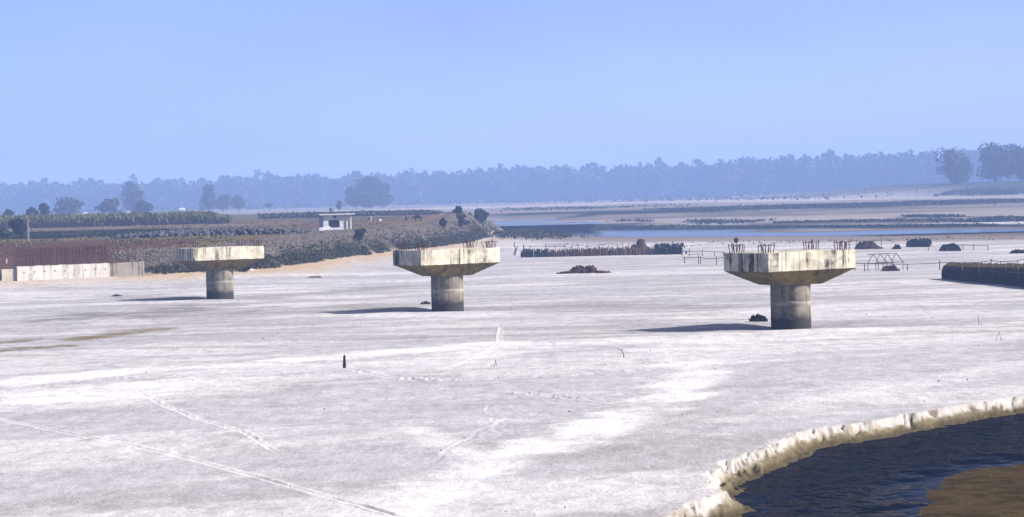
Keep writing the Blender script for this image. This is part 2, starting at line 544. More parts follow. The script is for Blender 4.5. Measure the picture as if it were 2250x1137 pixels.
class MB:
    def __init__(s):
        s.v = []; s.f = []; s.n = 0
    def add(s, v, f):
        v = np.asarray(v, float)
        s.v.append(v)
        s.f += [tuple(int(i) + s.n for i in q) for q in f]
        s.n += len(v)
        return s
    def tube(s, pts, rad, n=6, cap=True):
        pts = [np.asarray(p, float) for p in pts]
        if not hasattr(rad, '__len__'):
            rad = [rad] * len(pts)
        rings = []
        for i, p in enumerate(pts):
            d = pts[min(i + 1, len(pts) - 1)] - pts[max(i - 1, 0)]
            d = d / (np.linalg.norm(d) + 1e-9)
            a = np.cross(d, [0, 0, 1.0]) if abs(d[2]) < .95 else np.cross(d, [1.0, 0, 0])
            a /= np.linalg.norm(a)
            b = np.cross(d, a)
            for k in range(n):
                w = 2 * math.pi * k / n
                rings.append(p + rad[i] * (a * math.cos(w) + b * math.sin(w)))
        f = []
        for i in range(len(pts) - 1):
            for k in range(n):
                k2 = (k + 1) % n
                f.append((i * n + k, i * n + k2, (i + 1) * n + k2, (i + 1) * n + k))
        if cap:
            f.append(tuple(range(n))[::-1])
            f.append(tuple((len(pts) - 1) * n + k for k in range(n)))
        return s.add(rings, f)
    def box(s, lo, hi):
        (x0, y0, z0), (x1, y1, z1) = lo, hi
        v = [(x0, y0, z0), (x1, y0, z0), (x1, y1, z0), (x0, y1, z0), (x0, y0, z1), (x1, y0, z1), (x1, y1, z1), (x0, y1, z1)]
        return s.add(v, [(0, 3, 2, 1), (4, 5, 6, 7), (0, 1, 5, 4), (1, 2, 6, 5), (2, 3, 7, 6), (3, 0, 4, 7)])
    def prism(s, bot, top):
        n = len(bot)
        f = [tuple(range(n))[::-1], tuple(range(n, 2 * n))]
        f += [(k, (k + 1) % n, n + (k + 1) % n, n + k) for k in range(n)]
        return s.add(list(bot) + list(top), f)
    def leaves(s, c, size, up=0.0, aspect=1.0, norm=None):
        """one small quad at each centre, turned at random"""
        c = np.asarray(c, float); n = len(c)
        size = np.broadcast_to(np.asarray(size, float), (n,))[:, None]
        a = rng.normal(size=(n, 3)); a[:, 2] *= (1 - up)
        a /= np.linalg.norm(a, axis=1)[:, None] + 1e-9
        b = rng.normal(size=(n, 3))
        b[:, 2] += up * 6
        b -= (a * b).sum(1)[:, None] * a
        b /= np.linalg.norm(b, axis=1)[:, None] + 1e-9
        a = a * size * .5; b = b * size * .5 * aspect
        q = np.stack([c - a - b, c + a - b, c + a * .7 + b, c - a * .7 + b], 1).reshape(-1, 3)
        i = np.arange(n)[:, None] * 4 + np.arange(4)[None]
        return s.add(q, i.tolist())
    def build(s, name, mat, parent=None, smooth=False):
        me = bpy.data.meshes.new(name)
        V = np.concatenate(s.v) if s.v else np.zeros((0, 3))
        me.from_pydata(V.tolist(), [], s.f)
        me.materials.append(mat)
        if smooth:
            me.polygons.foreach_set('use_smooth', [True] * len(me.polygons))
        return link(bpy.data.objects.new(name, me), parent)

def ico():
    p = (1 + 5 ** .5) / 2
    v = np.array([(-1, p, 0), (1, p, 0), (-1, -p, 0), (1, -p, 0), (0, -1, p), (0, 1, p), (0, -1, -p), (0, 1, -p), (p, 0, -1), (p, 0, 1), (-p, 0, -1), (-p, 0, 1)], float)
    v /= np.linalg.norm(v[0])
    f = [(0, 11, 5), (0, 5, 1), (0, 1, 7), (0, 7, 10), (0, 10, 11), (1, 5, 9), (5, 11, 4), (11, 10, 2), (10, 7, 6), (7, 1, 8),
         (3, 9, 4), (3, 4, 2), (3, 2, 6), (3, 6, 8), (3, 8, 9), (4, 9, 5), (2, 4, 11), (6, 2, 10), (8, 6, 7), (9, 8, 1)]
    return v, f
ICO_V, ICO_F = ico()
OCT_V = np.array([(1, 0, 0), (-1, 0, 0), (0, 1, 0), (0, -1, 0), (0, 0, 1), (0, 0, -1)], float)
OCT_F = [(0, 2, 4), (2, 1, 4), (1, 3, 4), (3, 0, 4), (2, 0, 5), (1, 2, 5), (3, 1, 5), (0, 3, 5)]

def stones(mb, c, size):
    for p, r in zip(c, size):
        v = ICO_V * rng.uniform(.6, 1.25, (12, 1)) * r * rng.uniform(.65, 1.2, (1, 3))
        mb.add(v + p, ICO_F)

def crown_points(blobs, n, lo=.55):
    vol = np.array([b[1][0] * b[1][1] * b[1][2] for b in blobs]) ** .67
    pick = rng.choice(len(blobs), n, p=vol / vol.sum())
    d = rng.normal(size=(n, 3)); d /= np.linalg.norm(d, axis=1)[:, None]
    r = lo + (1.06 - lo) * rng.random(n) ** .5
    C = np.array([b[0] for b in blobs])[pick]; R = np.array([b[1] for b in blobs])[pick]
    return C + d * R * r[:, None]

# ------------------------------------------------------------------ ground sheet
def make_ground():
    dense = np.linspace(-.30, .30, 820)
    side = .30 * (1 + np.linspace(0, 1, 40)[1:] ** 1.6 * 4.5)
    tcol = np.concatenate([-side[::-1], dense, side])
    yp = np.concatenate([np.linspace(4500 * 8.2 / 46, 4500 * 8.2 / 150, 430), np.linspace(4500 * 8.2 / 150, 4500 * 8.2 / 620, 260)[1:]])
    rows = np.concatenate([[-6, -3, 0, 4, 9, 15, 22, 29, 35, 40, 43], 4500 * 8.2 / yp, np.geomspace(620, 3300, 84)[1:]])
    T, Yg = np.meshgrid(tcol, rows)
    Xg = (Yg + 8) * T
    X, Y = Xg.ravel(), Yg.ravel()
    Z = zg(X, Y)
    nr, nc = Xg.shape
    me = bpy.data.meshes.new('river_bed')
    me.vertices.add(nr * nc)
    me.vertices.foreach_set('co', np.stack([X, Y, Z], 1).ravel())
    i = np.arange(nr - 1)[:, None] * nc + np.arange(nc - 1)[None]
    q = np.stack([i, i + 1, i + nc + 1, i + nc], -1).reshape(-1, 4)
    me.loops.add(q.size)
    me.loops.foreach_set('vertex_index', q.ravel().astype(np.int32))
    me.polygons.add(len(q))
    me.polygons.foreach_set('loop_start', (np.arange(len(q)) * 4).astype(np.int32))
    me.polygons.foreach_set('loop_total', np.full(len(q), 4, np.int32))
    me.polygons.foreach_set('use_smooth', np.ones(len(q), bool))
    me.update()
    me.validate()
    # ---- soil colour (albedo) at each point
    px, py = project(X, Y, Z)
    C = np.empty((len(X), 3))
    def lay(c, k):
        k = np.clip(k, 0, 1)[:, None]
        C[:] = C * (1 - k) + np.array(c) * k
    # damp grey sand with drifts of dry pale sand lying along the wind
    xr, yr = X * .92 + Y * .39, -X * .39 + Y * .92
    drift = fbm(xr / 26, yr / 7.5, 101, 5, .55)
    fine = fbm(xr / 1.6, yr / 1.6, 107, 5, .65)
    C[:] = (.56, .555, .575)
    C[:] *= (1 - .12 * sstep(90, 140, Y))[:, None]
    lay((.46, .445, .45), sstep(.50, .72, fbm(xr / 14 + 5, yr / 4 + 9, 113, 4)) * .8)
    lay((.76, .745, .745), sstep(.50, .66, drift) * .75)
    lay((.45, .43, .435), sstep(.56, .74, fine) * .65)
    lay((.70, .685, .69), sstep(.58, .75, fbm(xr / 2.6 + 40, yr / 2.2, 117, 5, .6)) * .5)
    mid = sstep(95, 130, Y)
    ln = fbm(X / 16 + .05 * Y, Y / 1.5 + X * .035, 121, 4, .6)
    lay((.40, .38, .36), sstep(.55, .68, ln) * mid * .75)
    lay((.68, .66, .645), sstep(.56, .70, fbm(X / 20 + 9, Y / 2.1 + X * .03, 123, 4, .6)) * mid * .6)
    near = Y < 230
    def streak(pts, w, c, k, soft=1.0, seed=0):
        """a drift of sand along a line given in photo pixels, laid on the bed"""
        pl = P2(pts)
        d = seg_dist(X[near], Y[near], pl)
        n = fbm(xr[near] / 4, yr[near] / 2.2, 200 + seed, 6, .68)
        kk = np.zeros(len(X))
        kk[near] = (1 - sstep(w * .35, w * (1.0 + .5 * soft), d + (n - .5) * w * 3.4)) * k * (.55 + .45 * sstep(.38, .56, fbm(X[near] / 3.5, Y[near] / 1.8, 240 + seed, 5, .65)))
        lay(c, kk)
    WH, WD = (.93, .915, .91), (.85, .83, .825)
    streak([(-150, 905), (100, 880), (300, 855), (420, 838)], 2.4, WH, .95, 1, 1)
    streak([(0, 846), (250, 822), (480, 806), (700, 788), (850, 775), (1000, 764), (1100, 758)], 2.1, WH, .95, 1, 2)
    streak([(850, 1137), (960, 1085), (1090, 1020), (1200, 980), (1300, 945), (1400, 908), (1490, 868), (1530, 835), (1538, 800)], 1.3, WH, .85, 1.2, 3)
    streak([(1090, 1020), (1000, 985), (930, 955), (900, 945)], .6, WD, .8, 1.2, 4)
    streak([(900, 800), (1000, 790), (1120, 770), (1300, 752), (1480, 742), (1560, 745)], 2.6, WD, .75, 1.4, 5)
    streak([(760, 690), (870, 692), (980, 690), (1050, 690)], 3.2, WD, .65, 1.3, 6)
    streak([(1480, 770), (1600, 745), (1740, 738), (1900, 728)], 2.2, WH, .6, 1.4, 7)
    streak([(0, 700), (160, 700), (300, 708)], 2.6, WD, .5, 1.3, 8)
    streak([(1800, 880), (1950, 850), (2100, 830), (2250, 800)], 1.4, WD, .5, 1.5, 9)
    streak([(1650, 690), (1900, 690), (2250, 690)], 5, WD, .45, 1.5, 10)
    DP, BR = (.29, .275, .265), (.22, .175, .09)
    streak([(180, 700), (260, 692), (340, 688), (440, 676)], 5.0, DP, 1.0, 1.3, 11)
    streak([(0, 772), (60, 768), (130, 764)], 1.2, BR, 1.0, .8, 12)
    streak([(0, 754), (40, 752), (62, 748)], 1.1, BR, .95, .8, 13)
    streak([(165, 750), (230, 740), (300, 730), (345, 723)], 1.5, (.24, .20, .115), 1.0, 1.0, 14)
    streak([(470, 692), (540, 688), (566, 682)], .8, DP, .6, 1, 15)
    streak([(640, 680), (780, 672), (860, 680)], 2.2, (.37, .355, .33), .8, 1.4, 16)
    streak([(1020, 678), (1300, 672), (1560, 676)], 1.8, DP, .6, 1.5, 17)
    streak([(1100, 705), (1300, 700), (1430, 712)], 1.6, DP, .35, 1.5, 18)
    streak([(320, 655), (440, 662), (700, 645), (860, 632)], 2.6, DP, .7, 1.5, 19)
    streak([(1790, 716), (1830, 714), (1900, 705)], .9, DP, .5, 1.3, 20)
    streak([(1330, 900), (1410, 880), (1500, 930), (1300, 1000), (1220, 1010)], 1.0, (.44, .42, .41), .5, 1.4, 21)
    # disturbed sand in the tracks
    for kname, (pl, w, dep) in TRACKS.items():
        kk = np.zeros(len(X))
        mm = (Y < 135) & (Y > 40)
        d = seg_dist(X[mm], Y[mm], pl)
        ends = sstep(0, 3.5, np.minimum(np.hypot(X[mm] - pl[0][0], Y[mm] - pl[0][1]), np.hypot(X[mm] - pl[-1][0], Y[mm] - pl[-1][1])))
        kk[mm] = ends * np.exp(-((d - w * .9) / (w * .8)) ** 2) * (.75 if kname in ('rut', 'wind', 'foot') else .02 if kname == 'faint' else .14 if kname[:3] == 'old' else .35)
        lay((.9, .88, .87), kk)
        kk[mm] = ends * np.exp(-(d / (w * .4)) ** 2) * (.05 if kname in ('wind', 'faint') else .12 if kname[:3] == 'old' else .3)
        lay((.38, .36, .36), kk)
    # ---- near stream bank and bar
    mm = (Y < 130) & (X > -8)
    kk = np.zeros(len(X)); s = np.full(len(X), -99.); bb = np.full(len(X), -99.)
    s[mm] = sdist(X[mm], Y[mm], STREAM)
    bb[mm] = sdist(X[mm], Y[mm], BAR)
    nb = fbm(X / .6, Y / .6, 131, 4)
    lay((.60, .57, .51), sstep(-.5, -.05, s) * .8)
    lay((.42, .37, .285), sstep(.03, .22, s + (nb - .5) * .5))
    lay((.20, .17, .10), sstep(-.16, -.26, Z + (nb - .5) * .30) * sstep(.05, .25, s))
    lay((.10, .085, .05), sstep(-.30, -.42, Z + (nb - .5) * .1) * sstep(.05, .25, s))
    lay((.16, .13, .08), sstep(.60, .70, vnoise(X / .12, Y / .26, 139)) * sstep(.44, .54, fbm(X / 1.1, Y / 1.1, 138, 3)) * sstep(-.35, .0, s) * (1 - sstep(.9, 1.2, s)) * .9)
    lay((.15, .125, .075), sstep(.85, 1.2, s))
    lay((.085, .064, .030), sstep(-.8, .1, bb))
    lay((.05, .037, .017), sstep(-.8, .1, bb) * sstep(.5, .65, fbm(X / .7, Y / .4, 137, 4)) * .8)
    # ---- foreshore of the bund, slope, fields
    mm = (X < 90) & (Y > 120) & (Y < 1500)
    sl = np.full(len(X), -999.)
    sl[mm] = sdist(X[mm], Y[mm], LAND)
    n1 = fbm(X / 6, Y / 6, 141, 4); n2 = fbm(X / 1.8, Y / 3.5, 147, 4)
    fore = sstep(-13, -1.5, sl + (n1 - .5) * 9) * (sl < 8) * (Y < 520)
    lay((.60, .53, .45), fore * .75)
    lay((.52, .37, .19), sstep(-7, -1, sl + (n2 - .5) * 7) * (sl < 6) * (Y < 420) * (1 - .7 * (X < -43)) * .7)
    bund = sstep(-.4, .7, sl)
    lay((.075, .07, .035), bund)
    lay((.10, .092, .08), bund * sstep(1.2, 3.0, sl + (n1 - .5) * 2.5) * (1 - sstep(6.5, 8.5, sl)))
    plat = sstep(6.5, 8.5, sl)
    lay((.155, .125, .065), plat)
    lay((.10, .10, .045), plat * sstep(.45, .65, n1))
    lay((.24, .165, .085), plat * sstep(.55, .72, fbm(X / 14, Y / 20, 151, 4)) * .8)
    lay((.20, .16, .05), sstep(5.8, 6.8, sl) * (1 - sstep(9.5, 13, sl)) * sstep(.42, .6, n1) * (Y < 330) * .9)
    strip = fbm(X / 120, Y / 16, 157, 3)
    lay((.17, .115, .095), plat * sstep(275, 300, Y) * sstep(.45, .6, strip) * .9)
    lay((.06, .065, .045), plat * sstep(300, 330, Y) * sstep(.60, .72, fbm(X / 90 + 7, Y / 22, 159, 3)) * .7)
    lay((.21, .15, .12), plat * sstep(395, 410, Y) * (1 - sstep(455, 470, Y)) * (X < -45))
    lay((.115, .066, .048), bund * (X < -40.5) * (1 - sstep(262, 285, Y)))
    # pale track that leads to the hut
    pl = [tuple(on_ground(a, b)[:2]) for a, b in [(590, 516), (640, 510), (690, 507), (712, 504), (735, 504)]]
    d = np.full(len(X), 99.); d[mm] = seg_dist(X[mm], Y[mm], pl)
    lay((.42, .38, .37), (1 - sstep(1.0, 3.2, d)) * .9)
    # bare earth and path at the bund's nose
    for a, b, r, c in [(990, 469, 5, (.38, .24, .17)), (1045, 476, 4, (.36, .22, .17)), (1095, 502, 5, (.40, .27, .22)), (920, 492, 6, (.25, .2, .1))]:
        g = on_ground(a, b)
        lay(c, np.exp(-((X - g[0]) / r) ** 2 - ((Y - g[1]) / (r * 4)) ** 2) * .85)
    pl = [tuple(at(a, b, 1.5)[:2]) for a, b in [(960, 545), (1030, 533), (1065, 524), (1085, 517), (1105, 511)]]
    d = np.full(len(X), 99.); d[mm] = seg_dist(X[mm], Y[mm], pl)
    lay((.56, .48, .38), (1 - sstep(.7, 1.8, d)) * .9)
    g = np.exp(-((X - 3.4) / 6.5) ** 2 - ((Y - 440) / 20) ** 2)
    lay((.13, .12, .06), sstep(.25, .6, g + (n2 - .5) * .3))
    # ---- far bed: wet foreshore, pale bars and scrubby flats
    out = (sl < 0)
    rv = np.full(len(X), -999.)
    mr = (Y > 300) & (Y < 700) & (X > -90) & (X < 280)
    rv[mr] = sdist(X[mr], Y[mr], RIVER)
    far = sstep(500, 520, Y) * out
    fb = fbm(X / 130 + 2, Y / 34, 171, 4, .55)
    fb2 = fbm(X / 40, Y / 14, 177, 4, .6)
    lay((.30, .265, .24), far)
    lay((.13, .125, .11), far * sstep(.46, .60, fb2) * .8)
    lay((.40, .36, .335), far * sstep(.54, .66, fb) * .8)
    lay((.50, .455, .45), out * sstep(330, 350, Y) * (1 - sstep(400, 420, Y)) * sstep(.42, .6, fbm(X / 7, Y / 12, 179, 4)) * .6)
    lay((.28, .235, .20), out * sstep(-52, -20, rv + (fb2 - .5) * 16) * (Y < 470))
    lay((.17, .145, .125), out * sstep(-9, -2, rv))
    lay((.11, .11, .10), out * sstep(-26, -8, rv + (fb2 - .5) * 14) * (Y > 470) * .85)
    def far_band(pts, half, c, k, seed):
        """flat of one cover along the far bed, its line given in photo pixels"""
        pl = [tuple(on_ground(a, b)[:2]) for a, b in pts]
        m2 = (Y > 420) & (Y < 1900)
        d = np.full(len(X), 999.)
        d[m2] = seg_dist(X[m2], Y[m2], pl)
        lay(c, (1 - sstep(half * .55, half * 1.1, d + (fbm(X / 45, Y / 16, 300 + seed, 5, .6) - .5) * half * 1.5)) * k * out)
    VG = (.028, .032, .024)
    far_band([(1450, 463), (1600, 459), (1800, 454), (2000, 447), (2250, 441), (2500, 436)], 66, VG, 1.0, 1)
    far_band([(1120, 498), (1250, 497), (1330, 495)], 24, (.21, .19, .165), .9, 2)
    far_band([(1340, 492), (1500, 490), (1650, 492)], 22, (.36, .325, .30), .8, 3)
    far_band([(1350, 500), (1550, 500), (1800, 499), (2250, 497), (2500, 495)], 17, (.04, .045, .04), 1.0, 4)
    far_band([(1660, 484), (1800, 482), (2000, 478), (2250, 470)], 34, (.38, .34, .315), .75, 5)
    far_band([(1700, 492), (1850, 489), (2000, 487)], 10, VG, .7, 6)
    far_band([(2000, 478), (2110, 478), (2250, 476)], 6, VG, .8, 7)
    far_band([(1000, 458), (1250, 450), (1500, 443), (1750, 439), (1930, 436)], 90, (.52, .475, .465), .85, 8)
    far_band([(1130, 467), (1300, 462), (1450, 458)], 44, (.27, .24, .22), .7, 9)
    hill = np.exp(-np.clip((X - 256) / 50, -9, 0) ** 2) * sstep(950, 1000, Y)
    lay((.06, .07, .04), hill)
    lay((.07, .09, .05), sstep(1650, 1850, Y) * (fb2 * .4 + .6) * .8)
    ca = me.color_attributes.new('soil', 'FLOAT_COLOR', 'POINT')
    ca.data.foreach_set('color', np.concatenate([C * ALB, np.ones((len(X), 1))], 1).astype(np.float32).ravel())
    me.materials.append(M['ground'])
    o = link(bpy.data.objects.new('river_bed', me))
    return tag(o, kind='structure')
make_ground()

# ------------------------------------------------------------------ water
def sheet(name, xs, ys, z, mat, ruffle=None):
    Xg, Yg = np.meshgrid(xs, ys)
    nr, nc = Xg.shape
    V = np.stack([Xg.ravel(), Yg.ravel(), np.full(Xg.size, z)], 1)
    i = np.arange(nr - 1)[:, None] * nc + np.arange(nc - 1)[None]
    q = np.stack([i, i + 1, i + nc + 1, i + nc], -1).reshape(-1, 4)
    me = bpy.data.meshes.new(name)
    me.from_pydata(V.tolist(), [], q.tolist())
    me.materials.append(mat)
    if ruffle is not None:
        a = me.attributes.new('ruffle', 'FLOAT', 'POINT')
        a.data.foreach_set('value', ruffle(V[:, 0], V[:, 1]).astype(np.float32))
    return tag(link(bpy.data.objects.new(name, me)), kind='structure')

def ruffle(X, Y):
    b = -sdist(X, Y, BAR)
    s = sdist(X, Y, STREAM)
    return (.16 + .84 * sstep(.4, 2.2, b + (fbm(X / 1.2, Y / .8, 401, 3) - .5) * 1.6)) * (.45 + .55 * sstep(1.0, 2.6, s))
sheet('stream_water', np.arange(2, 100, .5), np.arange(25, 100, .5), WZ_NEAR, M['water'], ruffle)
sheet('far_river_water', np.linspace(2, 255, 40), np.linspace(400, 620, 30), WZ_RIVER, M['river'])
sheet('far_pool_water', np.linspace(-18, 24, 12), np.linspace(520, 760, 20), WZ_POOL, M['river'])

# ------------------------------------------------------------------ bridge piers
def rough_prism(mb, a0, b0, z0, a1, b1, z1, div=(10, 6, 3), jit=.018):
    """a tapered rectangular block with slightly uneven faces: (u along E1, v along E2)"""
    nu, nv, nz = div
    idx = {}
    V = []; Fc = []
    def vid(i, j, k):
        key = (i, j, k)
        if key not in idx:
            t = k / nz
            u = (i / nu - .5) * (b0 + (b1 - b0) * t)
            v = (j / nv - .5) * (a0 + (a1 - a0) * t)
            z = z0 + (z1 - z0) * t
            e = sum((i in (0, nu), j in (0, nv), k in (0, nz)))
            sh = 1.0 if e < 2 else .6
            jt = rng.normal(0, jit * sh, 3)
            idx[key] = len(V)
            V.append((u + jt[0], v + jt[1], z + jt[2] * .7))
        return idx[key]
    for i in range(nu):
        for j in range(nv):
            Fc.append((vid(i, j, 0), vid(i, j + 1, 0), vid(i + 1, j + 1, 0), vid(i + 1, j, 0)))
            Fc.append((vid(i, j, nz), vid(i + 1, j, nz), vid(i + 1, j + 1, nz), vid(i, j + 1, nz)))
    for k in range(nz):
        for i in range(nu):
            Fc.append((vid(i, 0, k), vid(i + 1, 0, k), vid(i + 1, 0, k + 1), vid(i, 0, k + 1)))
            Fc.append((vid(i, nv, k), vid(i, nv, k + 1), vid(i + 1, nv, k + 1), vid(i + 1, nv, k)))
        for j in range(nv):
            Fc.append((vid(0, j, k), vid(0, j, k + 1), vid(0, j + 1, k + 1), vid(0, j + 1, k)))
            Fc.append((vid(nu, j, k), vid(nu, j + 1, k), vid(nu, j + 1, k + 1), vid(nu, j, k + 1)))
    mb.add(V, Fc)

CAP_A, CAP_B, ZT, ZB, ZC = 4.30, 7.08, 4.73, 3.585, 2.673
CAP_RZ = math.atan2(E1[1], E1[0])
def pier(i, label):
    x, y = PIERS[i]
    root = empty('bridge_pier', (x, y, 0), label, 'bridge pier', 'unfinished bridge piers standing in the sand', CAP_RZ)
    # column: poured in lifts, each a little out of true
    mb = MB()
    n = 40
    zs = [-1.2, 0, .5, 1.0, 1.38, 1.40, 1.62, 1.64, 2.1, 2.5, ZC + .01]
    rr = [1.25, 1.25, 1.25, 1.248, 1.248, 1.24, 1.24, 1.252, 1.25, 1.248, 1.25]
    V = []
    for z, r in zip(zs, rr):
        for k in range(n):
            w = 2 * math.pi * k / n
            q = r + rng.normal(0, .006)
            V.append((q * math.cos(w), q * math.sin(w), z))
    Fc = [(a * n + k, a * n + (k + 1) % n, (a + 1) * n + (k + 1) % n, (a + 1) * n + k) for a in range(len(zs) - 1) for k in range(n)]
    mb.add(V, Fc)
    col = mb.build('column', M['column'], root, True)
    col.location.z = 0
    # pale collar where two lifts meet
    mb = MB()
    V = []
    for z, r in ((1.37, 1.249), (1.39, 1.262), (1.62, 1.262), (1.65, 1.249)):
        for k in range(n):
            w = 2 * math.pi * k / n
            V.append((r * math.cos(w), r * math.sin(w), z + .02 * math.sin(3 * w + i)))
    mb.add(V, [(a * n + k, a * n + (k + 1) % n, (a + 1) * n + (k + 1) % n, (a + 1) * n + k) for a in range(3) for k in range(n)])
    mb.build('pour_joint', M['band'], col, True)
    mb = MB()
    rough_prism(mb, CAP_A, CAP_B, ZB, CAP_A, CAP_B, ZT, (20, 12, 4), .012)
    cap = mb.build('pier_cap', M['cap'], root)
    md = cap.modifiers.new('edge', 'BEVEL'); md.width = .025; md.segments = 2; md.limit_method = 'ANGLE'; md.angle_limit = math.radians(50)
    mb = MB()
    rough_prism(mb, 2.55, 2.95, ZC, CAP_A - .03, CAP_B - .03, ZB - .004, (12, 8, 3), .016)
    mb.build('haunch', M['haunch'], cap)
    # bent starter bars in four bunches
    for (u, v) in ((-3.05, 1.45), (-3.05, -1.35), (3.0, 1.4), (3.05, -1.45)):
        tie = MB()
        hw, hd = .42, .26
        zt_ = ZT + .46
        tie.tube([(u - hw, v - hd, zt_), (u + hw, v - hd, zt_ + .02), (u + hw, v + hd, zt_), (u - hw, v + hd, zt_ - .01), (u - hw, v - hd, zt_)], .018, 5)
        t = tie.build('tie_bar', M['rust'], root)
        for k in range(10):
            a = -1 + 2 * (k % 5) / 4
            sgn = -1 if k < 5 else 1
            p0 = np.array([u + a * hw * .85, v + sgn * hd * .85, ZT - .05])
            p1 = np.array([u + a * hw * 1.05 + rng.normal(0, .05), v + sgn * hd + rng.normal(0, .04), ZT + rng.uniform(.42, .58)])
            p2 = p1 + np.array([rng.normal(0, .05), rng.normal(0, .05), .05])
            b = MB(); b.tube([p0, p0 * .45 + p1 * .55 + rng.normal(0, .02, 3), p1, p2], .028, 5)
            b.build('starter_bar', M['rust'], t)
    return root
pier(0, 'concrete bridge pier between the abutment and the middle pier, with dark streaked cap')
pier(1, 'middle concrete bridge pier of the three with streaked cap and rusty starter bars')
pier(2, 'concrete bridge pier with dark debris clump beside its foot and hut frame beyond')

# ------------------------------------------------------------------ abutment
def abutment():
    d = ABB - ABA
    L = float(np.hypot(*d))
    rz = math.atan2(d[1], d[0])
    root = empty('bridge_abutment', (ABA[0], ABA[1], 0), 'low pale concrete abutment wall crowned with rows of rusty bars', 'abutment', None, rz)
    th = 1.3
    mb = MB()
    nu = 24
    bot, top = [], []
    V, Fc = [], []
    for k in range(nu + 1):
        u = L * k / nu
        for (v, z) in ((0, -.3), (0, 1.5), (0, 2.66), (th, 2.66), (th, -.3)):
            V.append((u + rng.normal(0, .01), v + rng.normal(0, .012), z + (rng.normal(0, .025) if z > 2 else 0)))
    for k in range(nu):
        for q in range(4):
            Fc.append((k * 5 + q, (k + 1) * 5 + q, (k + 1) * 5 + q + 1, k * 5 + q + 1))
    Fc.append(tuple(range(5))); Fc.append(tuple(nu * 5 + q for q in range(5))[::-1])
    mb.add(V, Fc)
    wall = mb.build('front_wall', M['wall'], root)
    # weep holes: short dark pipe mouths in the face
    for k in range(9):
        u = .75 + k * (L - 1.3) / 8
        w = MB(); w.tube([(u, -.015, 2.02 + .02 * k * (k % 2)), (u, .12, 2.03)], .075, 10)
        w.build('weep_hole', M['darkwood'], wall)
    # end return, footing
    mb = MB(); mb.box((-1.55, .35, .9), (-.01, 1.2, 2.42)); mb.build('end_return', M['wing'], root)
    mb = MB(); mb.box((L - 3.2, -.75, -.3), (L + 1.0, -.015, .88)); mb.build('footing', M['wall'], root)
    # wing wall, turned towards the camera side
    w = WING - ABB
    inv = Matrix.Rotation(-rz, 2)
    wl = inv @ Vector((w[0], w[1]))
    wd = Vector((wl.x, wl.y)).normalized(); wn = Vector((-wd.y, wd.x))
    p = [Vector((L + .02, 0)), Vector((L + wl.x, wl.y))]
    q = [p[0], p[1], p[1] + wn * .5, p[0] + wn * .5]
    mb = MB(); mb.prism([(a.x, a.y, -.2) for a in q], [(a.x, a.y, 2.62 + .12 * k) for a, k in zip(q, (0, 1, 1, 0))])
    mb.build('wing_wall', M['wing'], root)
    # forest of starter bars, three rows
    for row, v in enumerate((.16, .62, 1.1)):
        nb = 58
        for k in range(nb):
            u = .1 + (L - .2) * k / (nb - 1) + rng.normal(0, .025)
            hgt = rng.uniform(1.72, 2.05)
            lean = rng.normal(0, .05, 2)
            b = MB(); b.tube([(u, v, 2.6), (u + lean[0] * .4, v + lean[1] * .4, 2.66 + hgt * .5), (u + lean[0], v + lean[1], 2.66 + hgt)], .021, 4)
            b.build('starter_bar', M['rust'], root)
    for z in (3.1, 3.75, 4.35):
        b = MB(); b.tube([(0, .14, z), (L * .5, .13, z + .03), (L, .14, z)], .02, 4); b.build('tie_bar', M['rust'], root)
abutment()

# ------------------------------------------------------------------ stone pitching and heaps
def along(poly, n):
    p = np.array(poly)
    seg = np.hypot(*(p[1:] - p[:-1]).T)
    cum = np.concatenate([[0], np.cumsum(seg)])
    t = rng.random(n) * cum[-1]
    i = np.clip(np.searchsorted(cum, t) - 1, 0, len(seg) - 1)
    f = (t - cum[i]) / seg[i]
    d = (p[i + 1] - p[i]) / seg[i][:, None]
    return p[i] + (p[i + 1] - p[i]) * f[:, None], np.stack([-d[:, 1], d[:, 0]], 1)

def pitching():
    n = 34000
    c, nrm = along(TOE_FRONT, n)
    s = rng.uniform(.6, 6.9, n)
    pt = c + nrm * s[:, None]
    keep = (rng.random(n) < sstep(.6, 2.4, s + (fbm(pt[:, 0] / 4, pt[:, 1] / 7, 501, 3) - .5) * 2.5)) & (sdist(pt[:, 0], pt[:, 1], LAND) > .4)
    pt = pt[keep]
    z = zg(pt[:, 0], pt[:, 1])
    mb = MB()
    for p, r in zip(np.stack([pt[:, 0], pt[:, 1], z + .03], 1), rng.uniform(.08, .19, len(pt))):
        mb.add(p + OCT_V * r * rng.uniform(.6, 1.3, (6, 1)) * rng.uniform(.7, 1.2, (1, 3)), OCT_F)
    o = mb.build('stone_pitching', M['stone'])
    tag(o, 'grey stones covering the sloping face of the bund', 'stones', kind='stuff')
pitching()

def heap(px0, px1, py, h, label, mat, n=420):
    a, b = on_ground(px0, py), on_ground(px1, py)
    c = (a + b) / 2
    hw = np.hypot(*(b - a)[:2]) / 2
    root_z = gz(c[0], c[1])
    u = np.clip(rng.normal(0, .45, n), -1, 1); v = rng.normal(0, .4, n)
    r = np.clip(u ** 2 + v ** 2, 0, 1)
    X = c[0] + u * hw; Y = c[1] + v * 3.0
    Z = zg(X, Y) - root_z + (1 - r) * h * rng.random(n) ** .4 + .05
    mb = MB()
    stones(mb, np.stack([X - c[0], Y - c[1], Z], 1), rng.uniform(.18, .42, n))
    root = empty('stone_heap', (c[0], c[1], root_z), label, 'stone heap', 'heaps of dark stone on the field')
    tag(mb.build('stones', mat, root), kind='stuff')
heap(310, 400, 522, .7, 'low dark stone heap nearest the abutment bars on the field', M['darkstone'])
heap(395, 480, 519, .9, 'dark stone heap in the middle of the row on the field', M['darkstone'])
heap(470, 595, 517, .9, 'dark stone heap at the pale track towards the white hut', M['darkstone'], 560)

